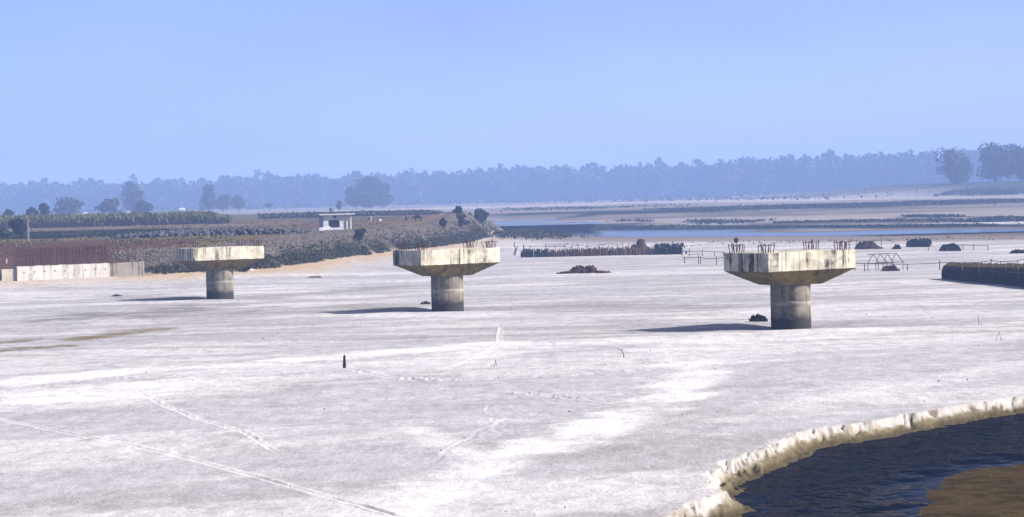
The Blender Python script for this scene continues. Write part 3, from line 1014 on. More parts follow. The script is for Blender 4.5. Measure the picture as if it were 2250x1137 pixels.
# ------------------------------------------------------------------ trees
def tree(name, base, h, w, label, mat, n=900, leaf=.7, kind='round', cat='tree', group=None, trunk_h=None, dep=None):
    base = np.asarray(base, float)
    root = empty(name, base, label, cat, group, rng.uniform(0, 6.28) if kind == 'round' else 0)
    dep = dep or w
    th = trunk_h if trunk_h is not None else h * .3
    mb = MB()
    r0 = max(.035 * h ** 1.0, .03)
    mb.tube([(0, 0, -.4), (.02 * h, 0, th * .6), (0, .02 * h, th * 1.3), (.01 * h, 0, h * .75)], [r0, r0 * .8, r0 * .6, r0 * .2], 8)
    blobs = []
    nb = 20 if h > 9 else 11 if h > 5 else 6
    for k in range(nb):
        w0 = 2 * math.pi * k / nb + rng.uniform(-.3, .3)
        rr = rng.uniform(.25, .85)
        zz = th + (h - th) * rng.uniform(.12, .88) * (1 - .35 * max(0, rr - .5))
        if kind == 'umbrella':
            zz = th + (h - th) * rng.uniform(.5, .75)
        c = np.array([math.cos(w0) * rr * w * .5, math.sin(w0) * rr * dep * .5, zz])
        q_ = .95 if h > 5 else 1.0
        R = np.array([w * rng.uniform(.13, .27), dep * rng.uniform(.13, .27), (h - th) * rng.uniform(.12, .25)]) * q_
        blobs.append((c, R))
        mb.tube([(0, 0, th * .8), tuple(c * np.array([.5, .5, 1]) * .5 + np.array([0, 0, th * .45])), tuple(c)], [r0 * .45, r0 * .3, r0 * .08], 5)
    blobs.append((np.array([0, 0, th + (h - th) * .62]), np.array([w * .28, dep * .28, (h - th) * .36])))
    if kind == 'round':
        blobs.append((np.array([0, 0, th + (h - th) * .3]), np.array([w * .3, dep * .3, (h - th) * .28])))
    mb.build('trunk', M['bark'], root)
    c = crown_points(blobs, n)
    lf = MB(); lf.leaves(c, rng.uniform(.6, 1.3, n) * leaf)
    lf.build('crown', mat, root)
    return root

def tree_px(name, px, pyb, pyt, wpx, label, mat, Y=None, **kw):
    g = on_ground(px, pyb) if Y is None else None
    if Y is not None:
        d = ray(px, pyb)
        g = np.array([d[0] * Y, Y, gz(d[0] * Y, Y)])
    s = g[1] / F
    return tree(name, g, (at_depth(px, pyt, g[1])[2] - g[2]), wpx * s, label, mat, **kw)

# big trees on the raised right bank
G = 'big trees on the raised bank beside the river'
tree_px('bank_tree', 2102, 405, 322, 82, 'broad tree standing apart at the riverward end of the raised bank', M['leaf'], Y=1105, n=3400, leaf=.8, group=G, trunk_h=.8)
tree_px('bank_tree', 2185, 405, 313, 95, 'tallest and broadest tree of the clump on the raised bank', M['leaf'], Y=1112, n=3800, leaf=.8, group=G, trunk_h=.6)
tree_px('bank_tree', 2245, 405, 319, 70, 'tree crowding against the tallest one on the raised bank', M['leaf'], Y=1100, n=3000, leaf=.8, group=G, trunk_h=.6)
tree_px('bank_tree', 2320, 405, 325, 85, 'tree at the inland end of the clump on the raised bank', M['leaf'], Y=1112, n=1600, leaf=1.1, group=G, trunk_h=.6)

# trees behind the cane and fields
G = 'trees beyond the fields'
for px, pyt, wpx, Y, lab in [
    (292, 398, 56, 1250, 'tall spreading tree rising above the low trees behind the cane'),
    (458, 405, 34, 1280, 'tall narrow tree with a bulging top beyond the end of the cane'),
    (490, 428, 44, 1270, 'bushy tree leaning against the tall narrow tree beyond the cane'),
    (524, 430, 30, 1290, 'small dome shaped tree beyond the end of the cane'),
    (240, 437, 60, 950, 'wide low tree between the long foliage clump and tall spreading tree'),
    (312, 440, 44, 960, 'low tree under the tall spreading tree behind the cane'),
    (150, 436, 84, 980, 'long low clump of foliage behind the cane'),
    (70, 456, 26, 640, 'small round tree poking above the cane beside a slender one'),
    (97, 448, 18, 630, 'slender upright small tree poking above the cane'),
    (18, 462, 22, 640, 'little bush top poking above the cane near the dark bush')]:
    g = ray(px, 460)
    gx = g[0] * Y
    base = np.array([gx, Y, gz(gx, Y)])
    h = at_depth(px, pyt, Y)[2] - base[2]
    tree('field_tree', base, h, wpx * Y / F, lab, M['leaf'], n=int(500 + h * 70), leaf=.85, group=G, trunk_h=h * .12)
# the dark grove in front of the forest
for px, pyt, wpx, Y, lab in [
    (782, 412, 48, 1330, 'shorter grove tree on the side towards the cane field'),
    (812, 386, 58, 1360, 'tallest tree in the dark grove behind the white hut'),
    (842, 404, 46, 1340, 'shorter grove tree on the side towards the river'),
    (800, 420, 80, 1310, 'low skirt tree along the foot of the dark grove')]:
    gx = ray(px, 440)[0] * Y
    base = np.array([gx, Y, gz(gx, Y)])
    h = at_depth(px, pyt, Y)[2] - base[2]
    tree('grove_tree', base, h, wpx * Y / F, lab, M['leaf'], n=2200, leaf=1.2, group='trees of the dark grove', trunk_h=h * .1)

# small trees and shrubs on the bund and plateau
def shrub(px, pyb, pyt, wpx, label, name='shrub', n=420, leaf=.3, kind='round', mat='leaf_dark', th=None, Y=None):
    return tree_px(name, px, pyb, pyt, wpx, label, M[mat], Y=Y, n=n, leaf=leaf, kind=kind, cat='tree' if 'tree' in name else 'shrub', trunk_h=th)
shrub(592, 465, 446, 17, 'lone umbrella shaped little tree on the field horizon', 'small_tree', 420, .45, 'umbrella', th=1.3)
shrub(745, 466, 441, 15, 'small ragged tree standing behind the white hut', 'small_tree', 420, .5, th=1.4)
shrub(727, 468, 457, 7, 'tiny dark bush beside the ragged tree behind the hut', 'shrub', 200, .35, th=.3)
shrub(1008, 474, 453, 20, 'pointed dark green bush on the crest of the bund nose', 'shrub', 500, .4, th=.3)
shrub(1056, 492, 460, 40, 'leaning dark shrub with feathery top on the bund nose', 'shrub', 800, .42, th=.6)
shrub(1015, 505, 470, 24, 'thin pale green sapling on the stone slope by the nose', 'sapling', 260, .35, mat='scrub', th=.9)
shrub(973, 506, 480, 15, 'dark narrow shrub with bent stem on the stone slope', 'shrub', 420, .35, th=.6)
shrub(790, 533, 503, 26, 'dark straggling shrub on the stone slope below the hut', 'shrub', 420, .3, th=.4)
shrub(42, 519, 482, 40, 'big dark bush beside the pale concrete post', 'bush', 1100, .4, th=.2)
shrub(8, 524, 503, 34, 'low dark thicket next to the big dark bush', 'bush', 600, .35, th=.1)
shrub(535, 597, 583, 34, 'low dark bush at the toe of the bund beside a white rock', 'bush', 500, .22, th=.05)

# concrete post, marker stakes and white rock
def stick(name, pts, rad, mat, label, cat, group=None):
    pts = [np.asarray(p, float) for p in pts]
    o = MB().tube([p - pts[0] for p in pts], rad, 7).build(name, mat)
    o.location = pts[0]
    return tag(o, label, cat, group)

def rise(px, pyb, pyt, px2=None, sink=.12):
    g = on_ground(px, pyb)
    t = at_depth(px2 if px2 is not None else px, pyt, g[1])
    return g - np.array([0, 0, sink]), t
b, t = rise(62, 530, 483)
mb = MB(); hh = t[2] - b[2]
mb.prism([(-.13, -.13, 0), (.13, -.13, 0), (.13, .13, 0), (-.13, .13, 0)], [(-.10, -.10, hh), (.10, -.10, hh), (.10, .10, hh), (-.10, .10, hh)])
o = mb.build('concrete_post', M['post']); o.location = b; tag(o, 'tall pale concrete post beside the big dark bush', 'post')
b, t = rise(14, 579, 569)
stick('marker_stake', [b, t], .09, M['white'], 'short white marker stake on the earth beside the abutment', 'stake')
g = on_ground(549, 594)
mb = MB(); stones(mb, [np.zeros(3), np.array([.35, .1, -.05])], [.32, .22]); o = mb.build('white_rock', M['white']); o.location = g; tag(o, 'white rock at the toe of the stone slope', 'rock')

# ------------------------------------------------------------------ far wood
def forest():
    mb = MB()
    for row in range(4):
        x = -800.0
        while x < 920:
            t = (x + 800) / 1720
            Y = 2150 - 360 * t + row * 36 + rng.uniform(-12, 12)
            h = rng.normal(22 + 15 * t, 2.3) * (1.0 + .10 * row / 3) + (3.5 if rng.random() < .12 else 0) + 3 * (vnoise(np.array([x / 60]), np.array([row * 1.0]), 9)[0] - .5)
            w = rng.uniform(13, 21)
            base = np.array([x, Y, gz(x, Y)])
            blobs = []
            for k in range(5):
                a = rng.uniform(0, 6.28); r = rng.uniform(0, .38) * w
                blobs.append((base + np.array([math.cos(a) * r, math.sin(a) * r, h * rng.uniform(.45, .86)]), np.array([w * .24, w * .24, h * rng.uniform(.1, .2)])))
            blobs.append((base + np.array([0, 0, h * .3]), np.array([w * .5, w * .4, h * .33])))
            n = 330
            mb.leaves(crown_points(blobs, n, .6), rng.uniform(1.5, 3.6, n))
            mb.tube([base - [0, 0, .5], base + [0, 0, h * .6]], [.3, .15], 4)
            x += rng.uniform(7, 13)
    o = mb.build('far_forest', M['leaf'])
    tag(o, 'long hazy belt of forest along the far side of the river bed', 'forest', kind='stuff')
forest()

def undergrowth():
    mb = MB()
    n = 5200
    X = rng.uniform(-800, 230, n); Y = rng.uniform(1650, 2120, n)
    Z = zg(X, Y)
    mb.leaves(np.stack([X, Y, Z + rng.uniform(0, 3.2, n)], 1), rng.uniform(1.2, 3.2, n))
    o = mb.build('far_undergrowth', M['leaf'])
    tag(o, 'low bushes spread along the foot of the far forest', 'bushes', kind='stuff')
undergrowth()

# ------------------------------------------------------------------ cane, crops, scrub and grass
def cane():
    lo, hi = MB(), MB()
    n = 10000
    Y = 462 + 60 * rng.random(n) ** 1.5
    X = rng.uniform(-160, -64, n) * (Y / 465)
    end = -64 * (Y / 465)
    hgt = rng.normal(2.5, .25, n) * (.55 + .45 * sstep(0, 6, end - X))
    Z = zg(X, Y)
    for f in (.12, .3, .48):
        lo.leaves(np.stack([X + rng.normal(0, .2, n), Y + rng.normal(0, .2, n), Z + hgt * f], 1), rng.uniform(.12, .26, n), .8, 4.5)
    for f in (.58, .72, .86):
        hi.leaves(np.stack([X + rng.normal(0, .3, n), Y + rng.normal(0, .3, n), Z + hgt * f + rng.normal(0, .12, n)], 1), rng.uniform(.13, .28, n), .6, 4.2)
    a = lo.build('cane_stalks', M['cane_low']); b = hi.build('cane_leaves', M['cane_top'])
    tag(a, 'dry brown lower stalks of the standing cane field', 'cane', kind='stuff')
    tag(b, 'green leafy tops of the standing cane field', 'cane', kind='stuff')
cane()

def scatter(name, n, fx, fy, keep, size, hgt, mat, label, cat, per=5, up=.3, aspect=1.0, spread=.5):
    X, Y = fx(n), fy(n)
    if keep is not None:
        k = keep(X, Y); X, Y = X[k], Y[k]
    Z = zg(X, Y)
    mb = MB()
    s = rng.uniform(*size, len(X)); h = rng.uniform(*hgt, len(X))
    for _ in range(per):
        mb.leaves(np.stack([X + rng.normal(0, spread, len(X)) * s, Y + rng.normal(0, spread, len(X)) * s, Z + h * rng.random(len(X))], 1), s * rng.uniform(.4, .9, len(X)), up, aspect)
    o = mb.build(name, M[mat])
    return tag(o, label, cat, kind='stuff')

def U(a, b):
    return lambda n: rng.uniform(a, b, n)

# scrub along the foot of the stone slope
def toe_scrub():
    n = 9000
    c, nrm = along(TOE_FRONT[:7], n)
    s = rng.gamma(2.0, .6, n) - .5
    pt = c + nrm * s[:, None]
    k = (fbm(pt[:, 0] / 3, pt[:, 1] / 6, 601, 3) > .30) & (sdist(pt[:, 0], pt[:, 1], LAND) > -.8)
    pt = pt[k]
    mb = MB()
    Z = zg(pt[:, 0], pt[:, 1])
    for _ in range(5):
        m = len(pt)
        mb.leaves(np.stack([pt[:, 0] + rng.normal(0, .25, m), pt[:, 1] + rng.normal(0, .3, m), Z + rng.uniform(0, .30, m)], 1), rng.uniform(.08, .24, m))
    tag(mb.build('toe_scrub', M['scrub']), 'dark green scrub growing along the foot of the stone slope', 'scrub', kind='stuff')
toe_scrub()
def crest_ok(X, Y):
    return (sdist(X, Y, LAND) > 6.3) & (fbm(X / 7, Y / 10, 611, 3) > .42)
scatter('plateau_grass', 9000, lambda n: rng.uniform(-.26, -.005, n), lambda n: 225 + 330 * rng.random(n) ** 1.3, None, (.1, .2), (.1, .2), 'drygrass', 'x', 'grass') if False else None
def plateau_grass():
    n = 6000
    Y = 226 + 330 * rng.random(n) ** 1.2
    X = rng.uniform(-.27, 0.0, n) * Y
    k = crest_ok(X, Y); X, Y = X[k], Y[k]
    Z = zg(X, Y); m = len(X)
    mb = MB()
    for _ in range(4):
        mb.leaves(np.stack([X + rng.normal(0, .3, m), Y + rng.normal(0, .3, m), Z + rng.uniform(.0, .12, m)], 1), rng.uniform(.08, .22, m), .4)
    tag(mb.build('field_grass', M['drygrass']), 'dry grass tufts covering the bund top and the fields', 'grass', kind='stuff')
plateau_grass()
def crop_rows():
    n = 8000
    Y = rng.uniform(300, 372, n)
    X = rng.uniform(-.27, -.155, n) * Y
    k = fbm(X / 12, Y / 9, 621, 3) > .43
    X, Y = X[k], Y[k]; Z = zg(X, Y); m = len(X)
    mb = MB()
    for _ in range(5):
        mb.leaves(np.stack([X + rng.normal(0, .35, m), Y + rng.normal(0, .35, m), Z + rng.uniform(.02, .25, m)], 1), rng.uniform(.1, .26, m))
    tag(mb.build('field_crop', M['crop']), 'low dark green crop growing behind the abutment', 'crop', kind='stuff')
crop_rows()
def far_hedge():
    n = 2600
    Y = rng.uniform(560, 640, n)
    X = rng.uniform(-.122, -.032, n) * Y
    Z = zg(X, Y)
    mb = MB()
    k = sdist(X, Y, LAND) > 8
    X, Y, Z = X[k], Y[k], Z[k]; m = len(X)
    for _ in range(4):
        mb.leaves(np.stack([X + rng.normal(0, .6, m), Y, Z + rng.uniform(.1, .8, m)], 1), rng.uniform(.3, .9, m))
    tag(mb.build('field_scrub', M['scrub']), 'brown green scrub on the field behind the white hut', 'scrub', kind='stuff')
far_hedge()
def bed_scrub():
    """scrub on the flats across the river"""
    mb = MB()
    for pts, half, n, hmax in [([(1450, 463), (1600, 459), (1800, 454), (2000, 447), (2250, 441), (2400, 438)], 44, 5200, .6),
                               ([(1340, 501), (1550, 501), (1800, 500), (2000, 498), (2250, 497)], 5, 2600, .4),
                               ([(1335, 489), (1450, 488), (1650, 490)], 12, 700, .5),
                               ([(1700, 491), (1850, 488), (2000, 486), (2100, 486)], 5, 700, .5),
                               ([(2150, 489), (2250, 483)], 10, 600, .9),
                               ([(1995, 477), (2110, 478)], 3, 300, .6),
                               ([(1110, 463), (1300, 458), (1420, 456)], 40, 500, .7),
                               ([(1250, 447), (1500, 440), (1800, 437), (1900, 436)], 60, 360, 1.4),
                               ([(2070, 428), (2250, 424)], 30, 1400, 1.0)]:
        pl = [tuple(on_ground(a, b)[:2]) for a, b in pts]
        c, nr = along(pl, n)
        pt = c + nr * rng.normal(0, half * .5, n)[:, None]
        k = (fbm(pt[:, 0] / 14, pt[:, 1] / 14, 631, 3) > .40)
        pt = pt[k]; m = len(pt); Z = zg(pt[:, 0], pt[:, 1])
        for _ in range(3):
            mb.leaves(np.stack([pt[:, 0] + rng.normal(0, .5, m), pt[:, 1] + rng.normal(0, .5, m), Z + rng.uniform(0, hmax, m)], 1), rng.uniform(.25, .8, m) * (.4 + .6 * hmax))
    tag(mb.build('bed_scrub', M['crop']), 'dark low scrub on the flats across the far river', 'scrub', kind='stuff')
bed_scrub()
def mound_grass():
    n = 1500
    X = rng.normal(3.4, 4.0, n); Y = rng.normal(440, 10, n); Z = zg(X, Y)
    mb = MB()
    for _ in range(3):
        mb.leaves(np.stack([X, Y, Z + rng.uniform(.02, .5, n)], 1), rng.uniform(.15, .5, n), .3)
    tag(mb.build('mound_grass', M['scrub']), 'olive grass covering the low mound at the bund end', 'grass', kind='stuff')
mound_grass()

# ------------------------------------------------------------------ white hut and far huts
def hut():
    g = on_ground(737, 505)
    s = g[1] / F
    root = empty('white_hut', g, 'small white flat-roofed hut with open front and pillared porch', 'hut', None, math.radians(18))
    W, D, H = 4.6, 3.0, 2.35
    t = .2
    mb = MB()
    mb.box((-W / 2, D / 2 - t, -.4), (W / 2 - 1.3, D / 2, H))                     # back
    mb.box((-W / 2, -D / 2 + t, -.4), (-W / 2 + t, D / 2 - t - .004, H))           # left end
    mb.box((W / 2 - 1.3 - t, -D / 2 + t, -.4), (W / 2 - 1.3, D / 2 - t - .004, H)) # porch wall
    mb.build('wall', M['white'], root)
    mb = MB()
    mb.box((-W / 2, -D / 2, -.4), (-1.45, -D / 2 + t - .004, H))
    mb.box((.35, -D / 2, -.4), (W / 2 - 1.3, -D / 2 + t - .004, H))
    mb.box((-1.446, -D / 2, 1.55), (.346, -D / 2 + t - .004, H))
    mb.box((-1.446, -D / 2, -.4), (.346, -D / 2 + t - .004, .35))
    fw = mb.build('front_wall', M['white'], root)
    mb = MB(); mb.box((-.62, -D / 2 - .03, 1.84), (-.2, -D / 2 + .05, 2.18)); mb.build('vent', M['darkwood'], fw)
    mb = MB(); mb.box((-W / 2 - .75, -D / 2 - .6, H + .004), (W / 2 + .45, D / 2 + .4, H + .17)); mb.build('roof_slab', M['white'], root)
    for x in (W / 2 - .72, W / 2 - .1):
        mb = MB(); mb.box((x - .11, -D / 2, -.4), (x + .11, -D / 2 + .22, H)); mb.build('pillar', M['white'], root)
    mb = MB(); mb.box((W / 2 - .21, D / 2 - .22, -.4), (W / 2, D / 2, H)); mb.build('pillar', M['white'], root)
    mb = MB(); mb.prism([(-3.4, -2.9, -.5), (-.6, -2.9, -.5), (-.6, -1.7, -.5), (-3.4, -1.7, -.5)], [(-3.2, -2.7, .30), (-1.5, -2.7, .55), (-1.5, -1.8, .7), (-3.2, -1.8, .35)])
    mb.build('ramp', M['white'], root)
    mb = MB(); mb.tube([(W / 2 - .3, .6, H + .1), (W / 2 - .28, .62, H + 1.0)], .04, 5); mb.build('mast', M['palepole'], root)
hut()
def far_hut(px, py, Y, w, h, label):
    gx = ray(px, py)[0] * Y
    z = gz(gx, Y)
    top = at_depth(px, py, Y)[2]
    h = max(h, top - z)
    root = empty('far_hut', (gx, Y, z), label, 'hut', 'distant white huts beyond the cane')
    mb = MB(); mb.box((-w / 2, -w / 2, -.3), (w / 2, w / 2, h * .72)); mb.build('wall', M['white'], root)
    mb = MB()
    mb.prism([(-w * .6, -w * .6, h * .72 + .004), (w * .6, -w * .6, h * .72 + .004), (w * .6, w * .6, h * .72 + .004), (-w * .6, w * .6, h * .72 + .004)], [(-w * .6, -.05, h), (w * .6, -.05, h), (w * .6, .05, h), (-w * .6, .05, h)])
    mb.build('roof', M['white'], root)
far_hut(400, 457, 1000, 2.2, 2.6, 'distant white hut below the gap beside the tall narrow tree')
far_hut(283, 466, 800, 1.4, 2.2, 'distant white hut top under the tall spreading tree')
far_hut(189, 468, 800, 1.3, 2.2, 'distant white hut top under the long low foliage clump')

# ------------------------------------------------------------------ cattle
def cow(px, py, hgt, mat, label, rz):
    g = on_ground(px, py)
    k = hgt / 1.3
    pts = [(0, 0, 1.0), (.55, 0, 1.02), (-.55, 0, 1.0), (.82, 0, 1.12), (1.05, 0, .95), (1.25, 0, .78),
           (.55, .17, .62), (.56, .17, .32), (.55, .17, .0), (.55, -.17, .62), (.58, -.17, .32), (.56, -.17, .0),
           (-.55, .17, .66), (-.62, .17, .38), (-.57, .17, .0), (-.55, -.17, .66), (-.62, -.17, .38), (-.57, -.17, .0),
           (-.78, 0, 1.02), (-.86, 0, .55), (1.0, .16, 1.08), (1.0, -.16, 1.08)]
    edg = [(0, 1), (0, 2), (1, 3), (3, 4), (4, 5), (1, 6), (6, 7), (7, 8), (1, 9), (9, 10), (10, 11), (2, 12), (12, 13), (13, 14), (2, 15), (15, 16), (16, 17), (2, 18), (18, 19), (4, 20), (4, 21)]
    rad = [.34, .31, .30, .19, .15, .09, .13, .075, .06, .13, .075, .06, .15, .08, .06, .15, .08, .06, .06, .03, .05, .05]
    me = bpy.data.meshes.new('cow')
    me.from_pydata([tuple(np.array(p) * k) for p in pts], edg, [])
    me.materials.append(mat)
    o = link(bpy.data.objects.new('cow', me))
    md = o.modifiers.new('skin', 'SKIN')
    md.use_smooth_shade = True
    for sv, r in zip(me.skin_vertices[0].data, rad):
        sv.radius = (r * k, r * k)
    me.skin_vertices[0].data[0].use_root = True
    s = o.modifiers.new('sub', 'SUBSURF'); s.levels = 1; s.render_levels = 1
    o.location = g; o.rotation_euler = (0, 0, rz)
    tag(o, label, 'cow', 'cattle grazing on the field')
cow(812, 489, 1.15, M['hide_white'], 'white cow standing on the field beside the hut', math.radians(-65))
cow(836, 490, .7, M['hide_white'], 'small pale calf grazing on the field', math.radians(-120))
cow(919, 487, 1.15, M['hide_dark'], 'black cow grazing on the field towards the bund nose', math.radians(168))
cow(893, 485, .8, M['hide_dark'], 'dark calf standing near the black cow', math.radians(-80))

# ------------------------------------------------------------------ stakes on the field horizon
def field_stakes():
    root = None
    k = 0
    pts = []
    for px in np.concatenate([np.arange(600, 760, 11), np.arange(762, 1000, 19)]):
        px = px + rng.uniform(-4, 4)
        if abs(px - 745) < 9:
            continue
        Y = rng.uniform(560, 620)
        gx = ray(px, 460)[0] * Y
        pts.append((gx, Y, gz(gx, Y), rng.uniform(1.0, 2.0)))
    root = empty('stake_fence', (pts[0][0], pts[0][1], pts[0][2]), 'uneven row of thin dark stakes along the field horizon', 'fence')
    o0 = np.array(pts[0][:3])
    for x, y, z, h in pts:
        p = np.array([x, y, z]) - o0
        mb = MB(); mb.tube([p - [0, 0, .3], p + [rng.normal(0, .12), 0, h]], [.09, .06], 5); mb.build('stake', M['wood'], root)
field_stakes()

# ------------------------------------------------------------------ brush fences, pole fences, hut frame
def reed_wall(a, b, h, mats, label, cat='brush fence', thick=.22, step=.16, name='brush_fence', panels=None, leafy_tail=None):
    """a wall of upright reeds: panels are parts, each a stand of separate reeds with a ragged top"""
    a, b = np.asarray(a, float), np.asarray(b, float)
    L = float(np.hypot(*(b - a)[:2]))
    d = (b - a)[:2] / L
    nrm = np.array([-d[1], d[0]])
    root = empty(name, (a[0], a[1], gz(a[0], a[1])), label, cat)
    for (t0, t1, mk, h0, h1) in panels:
        mb = MB()
        n = max(3, int(L * (t1 - t0) / step))
        for k in range(n):
            for lay_ in (-1, 0, 1):
                t = t0 + (t1 - t0) * (k + rng.random()) / n
                p = a[:2] + d * L * t + nrm * (lay_ * thick * .5 + rng.normal(0, .03))
                z = gz(p[0], p[1]) - root.location.z
                hh = (h0 + (h1 - h0) * (t - t0) / (t1 - t0)) * rng.uniform(.78, 1.1)
                q = np.array([p[0] - a[0], p[1] - a[1], z - .1])
                r = rng.uniform(.07, .12)
                mb.tube([q, q + [rng.normal(0, .03), rng.normal(0, .03), hh * .6], q + [rng.normal(0, .07), rng.normal(0, .07), hh + .1]], [r, r, r * .35], 4, False)
        if mk == 'greenbrush':
            n = int(L * (t1 - t0) * 130)
            t = rng.uniform(t0, t1, n)
            P = a[:2][None] + d[None] * (L * t)[:, None] + rng.normal(0, .22, (n, 2))
            zz = rng.random(n) ** .8 * (h0 + .25)
            mb.leaves(np.stack([P[:, 0] - a[0], P[:, 1] - a[1], zz], 1), rng.uniform(.1, .3, n), .5, 1.6)
        o = mb.build('reed_panel', M[mk], root)
    return root

w0 = on_ground(1146, 566); w1 = on_ground(1499, 559)
ev = (w1 - w0)
reed_wall(w0, w1, 1.3, None, 'long brown brush fence with a blackish end and a green leafy end', panels=[
    (0, .175, 'dark_shade_brush', 1.2, 1.2), (.175, .40, 'reed', 1.05, 1.15), (.40, .62, 'reed', 1.2, 1.2), (.62, .83, 'reed', 1.15, 1.1), (.83, 1.0, 'greenbrush', 1.15, 1.1)])

# the big thatched screen running away on the right
t0 = on_ground(2074, 613); t1 = np.array([44.2, 163.0, 0]); t1[2] = gz(t1[0], t1[1])
scr = reed_wall(t0, t1, 1.5, None, 'long thatch screen with shade coloured into its dark face, yellowish fringe and pale poles', cat='thatch screen', name='thatch_screen', thick=.3, step=.13, panels=[
    (0, .25, 'dark_shade_brush', 1.12, 1.25), (.25, .5, 'dark_shade_brush', 1.25, 1.4), (.5, .75, 'dark_shade_brush', 1.4, 1.5), (.75, 1.0, 'dark_shade_brush', 1.5, 1.6)])  # face turned from the sun: its shade is put into the reeds' dark colour
def fringe():
    d = (t1 - t0)[:2]; L = np.hypot(*d); d /= L
    nrm = np.array([-d[1], d[0]])                      # towards the sun side
    if nrm[0] < 0: nrm = -nrm
    for k in range(12):
        mb = MB()
        for q in range(70):
            t = (k + rng.random()) / 12 * L
            h = 1.12 + .48 * t / L
            p = np.array([*(d * t), h + rng.uniform(.0, .12)])
            e = p + np.array([*(nrm * rng.uniform(-.30, .0)), -rng.uniform(.2, .42)])
            s_ = p + np.array([*(nrm * rng.uniform(.45, .7)), -rng.uniform(-.1, .22) + .28])
            z = gz(t0[0] + d[0] * t, t0[1] + d[1] * t) - t0[2]
            for w in (p, e, s_): w[2] += z
            mb.tube([e, p, s_], [.03, .06, .04], 4, False)
        mb.build('thatch_bundle', M['thatch'], scr)
    for k, f in enumerate((.20, .34, .46, .56, .62, .66, .71, .76, .83, .9)):
        t = f * L
        p = np.array([*(d * t + nrm * -.22), gz(t0[0] + d[0] * t, t0[1] + d[1] * t) - t0[2]])
        h = 1.3 + .5 * f
        mb = MB(); mb.tube([p + [0, 0, .7], p + [rng.normal(0, .03), 0, h + .22]], .035, 5); mb.build('pole', M['palepole'], scr)
    mb = MB(); mb.tube([np.array([0, 0, .85]), np.array([*(d * L * .5 - nrm * .24), 1.12]), np.array([*(d * L - nrm * .24), 1.3])], .03, 5); mb.build('rail', M['palepole'], scr)
fringe()

def brush_screen(px0, px1, pyb, pyt, label):
    a, b = on_ground(px0, pyb), on_ground(px1, pyb)
    h = at_depth(px0, pyt, a[1])[2] - a[2]
    return reed_wall(a, b, h, None, label, cat='brush screen', name='brush_screen', panels=[(0, .16, 'straw', h * 1.05, h), (.16, 1.0, 'greenbrush', h, h * .95)])
brush_screen(1993, 2042, 543, 530, 'short dark green brush screen in the white sand near the river')

def pole_fence(posts, rails, label, r=.045, mat='wood'):
    """posts: (px, base py, top py); rails: lists of (px, py) that hang between the posts at the fence's depth"""
    P = []
    g0 = on_ground(posts[0][0], posts[0][1])
    root = empty('pole_fence', g0, label, 'fence', 'pole fences round the sand plots')
    xs, ys = [], []
    for px, pb, ptp in posts:
        g = on_ground(px, pb)
        xs.append(px); ys.append(g[1])
        t = at_depth(px + rng.uniform(-1, 1), ptp, g[1])
        mb = MB(); mb.tube([g - g0 - [0, 0, .15], (g + t) / 2 - g0 + rng.normal(0, .02, 3), t - g0], [r * 1.3, r * 1.15, r], 6); mb.build('post', M[mat], root)
    order = np.argsort(xs)
    xs, ys = np.array(xs)[order], np.array(ys)[order]
    for rl in rails:
        pts = [at_depth(px, py, float(np.interp(px, xs, ys)) - .07) - g0 for px, py in rl]
        mb = MB(); mb.tube(pts, r * .85, 6); mb.build('rail', M[mat], root)
    return root
pole_fence([(1504, 579, 564), (1535, 580, 561), (1539, 580, 564), (1574, 583, 563)],
           [[(1500, 567), (1520, 566.5), (1537, 566), (1555, 569), (1574, 568), (1590, 566)]], 'single rail pole fence beyond the streaked cap, three stout posts')
pole_fence([(1499, 563, 551), (1514, 563, 546), (1544, 563, 549), (1570, 563, 553), (1590, 563, 553)],
           [[(1497, 553), (1514, 552), (1530, 554), (1544, 552), (1570, 554), (1592, 555)], [(1514, 560), (1530, 558.5), (1545, 559)]], 'two rail pole fence at the leafy end of the brush fence')
pole_fence([(1165, 548, 539), (1199, 547, 536), (1221, 547, 538), (1242, 547, 536)],
           [[(1158, 543), (1180, 543), (1199, 542), (1221, 542.5), (1243, 542)], [(1199, 538.5), (1221, 538.5), (1243, 538)]], 'pole fence behind the blackish end of the brush fence')
pole_fence([(1257, 546, 535), (1270, 546, 536), (1290, 545, 533), (1317, 545, 535), (1345, 545, 534), (1368, 545, 533)],
           [[(1255, 541), (1275, 540), (1291, 540), (1317, 541)], [(1290, 536.5), (1317, 537), (1345, 536), (1370, 537)]], 'pole fence behind the middle of the brush fence')
pole_fence([(1879, 595, 587), (1900, 596, 579), (1994, 595, 580), (2065, 594, 572), (2115, 594, 578)],
           [[(1876, 578), (1890, 579.5), (1906, 580), (1945, 580.5), (1996, 581), (2045, 579.5), (2066, 578), (2090, 577.5), (2118, 578)]], 'long thin rail fence running from the hut frame to the thatch screen')
pole_fence([(2120, 596, 576), (2178, 598, 569), (2200, 598, 576), (2235, 600, 573)],
           [[(2118, 578), (2150, 577), (2178, 573), (2200, 575), (2230, 574), (2256, 569)]], 'crooked rail fence standing behind the thatch screen')
pole_fence([(2116, 548, 538), (2139, 549, 538), (2170, 551, 538)],
           [[(2108, 539), (2125, 538.5), (2140, 540), (2170, 541)]], 'low pole fence beside the dark green brush pile')
pole_fence([(1864, 541, 529), (1882, 541, 527), (1936, 541, 520), (2040, 551, 529)],
           [[(1864, 530), (1900, 530), (1936, 529.5)]], 'tall stake fence behind the grey straw heap')

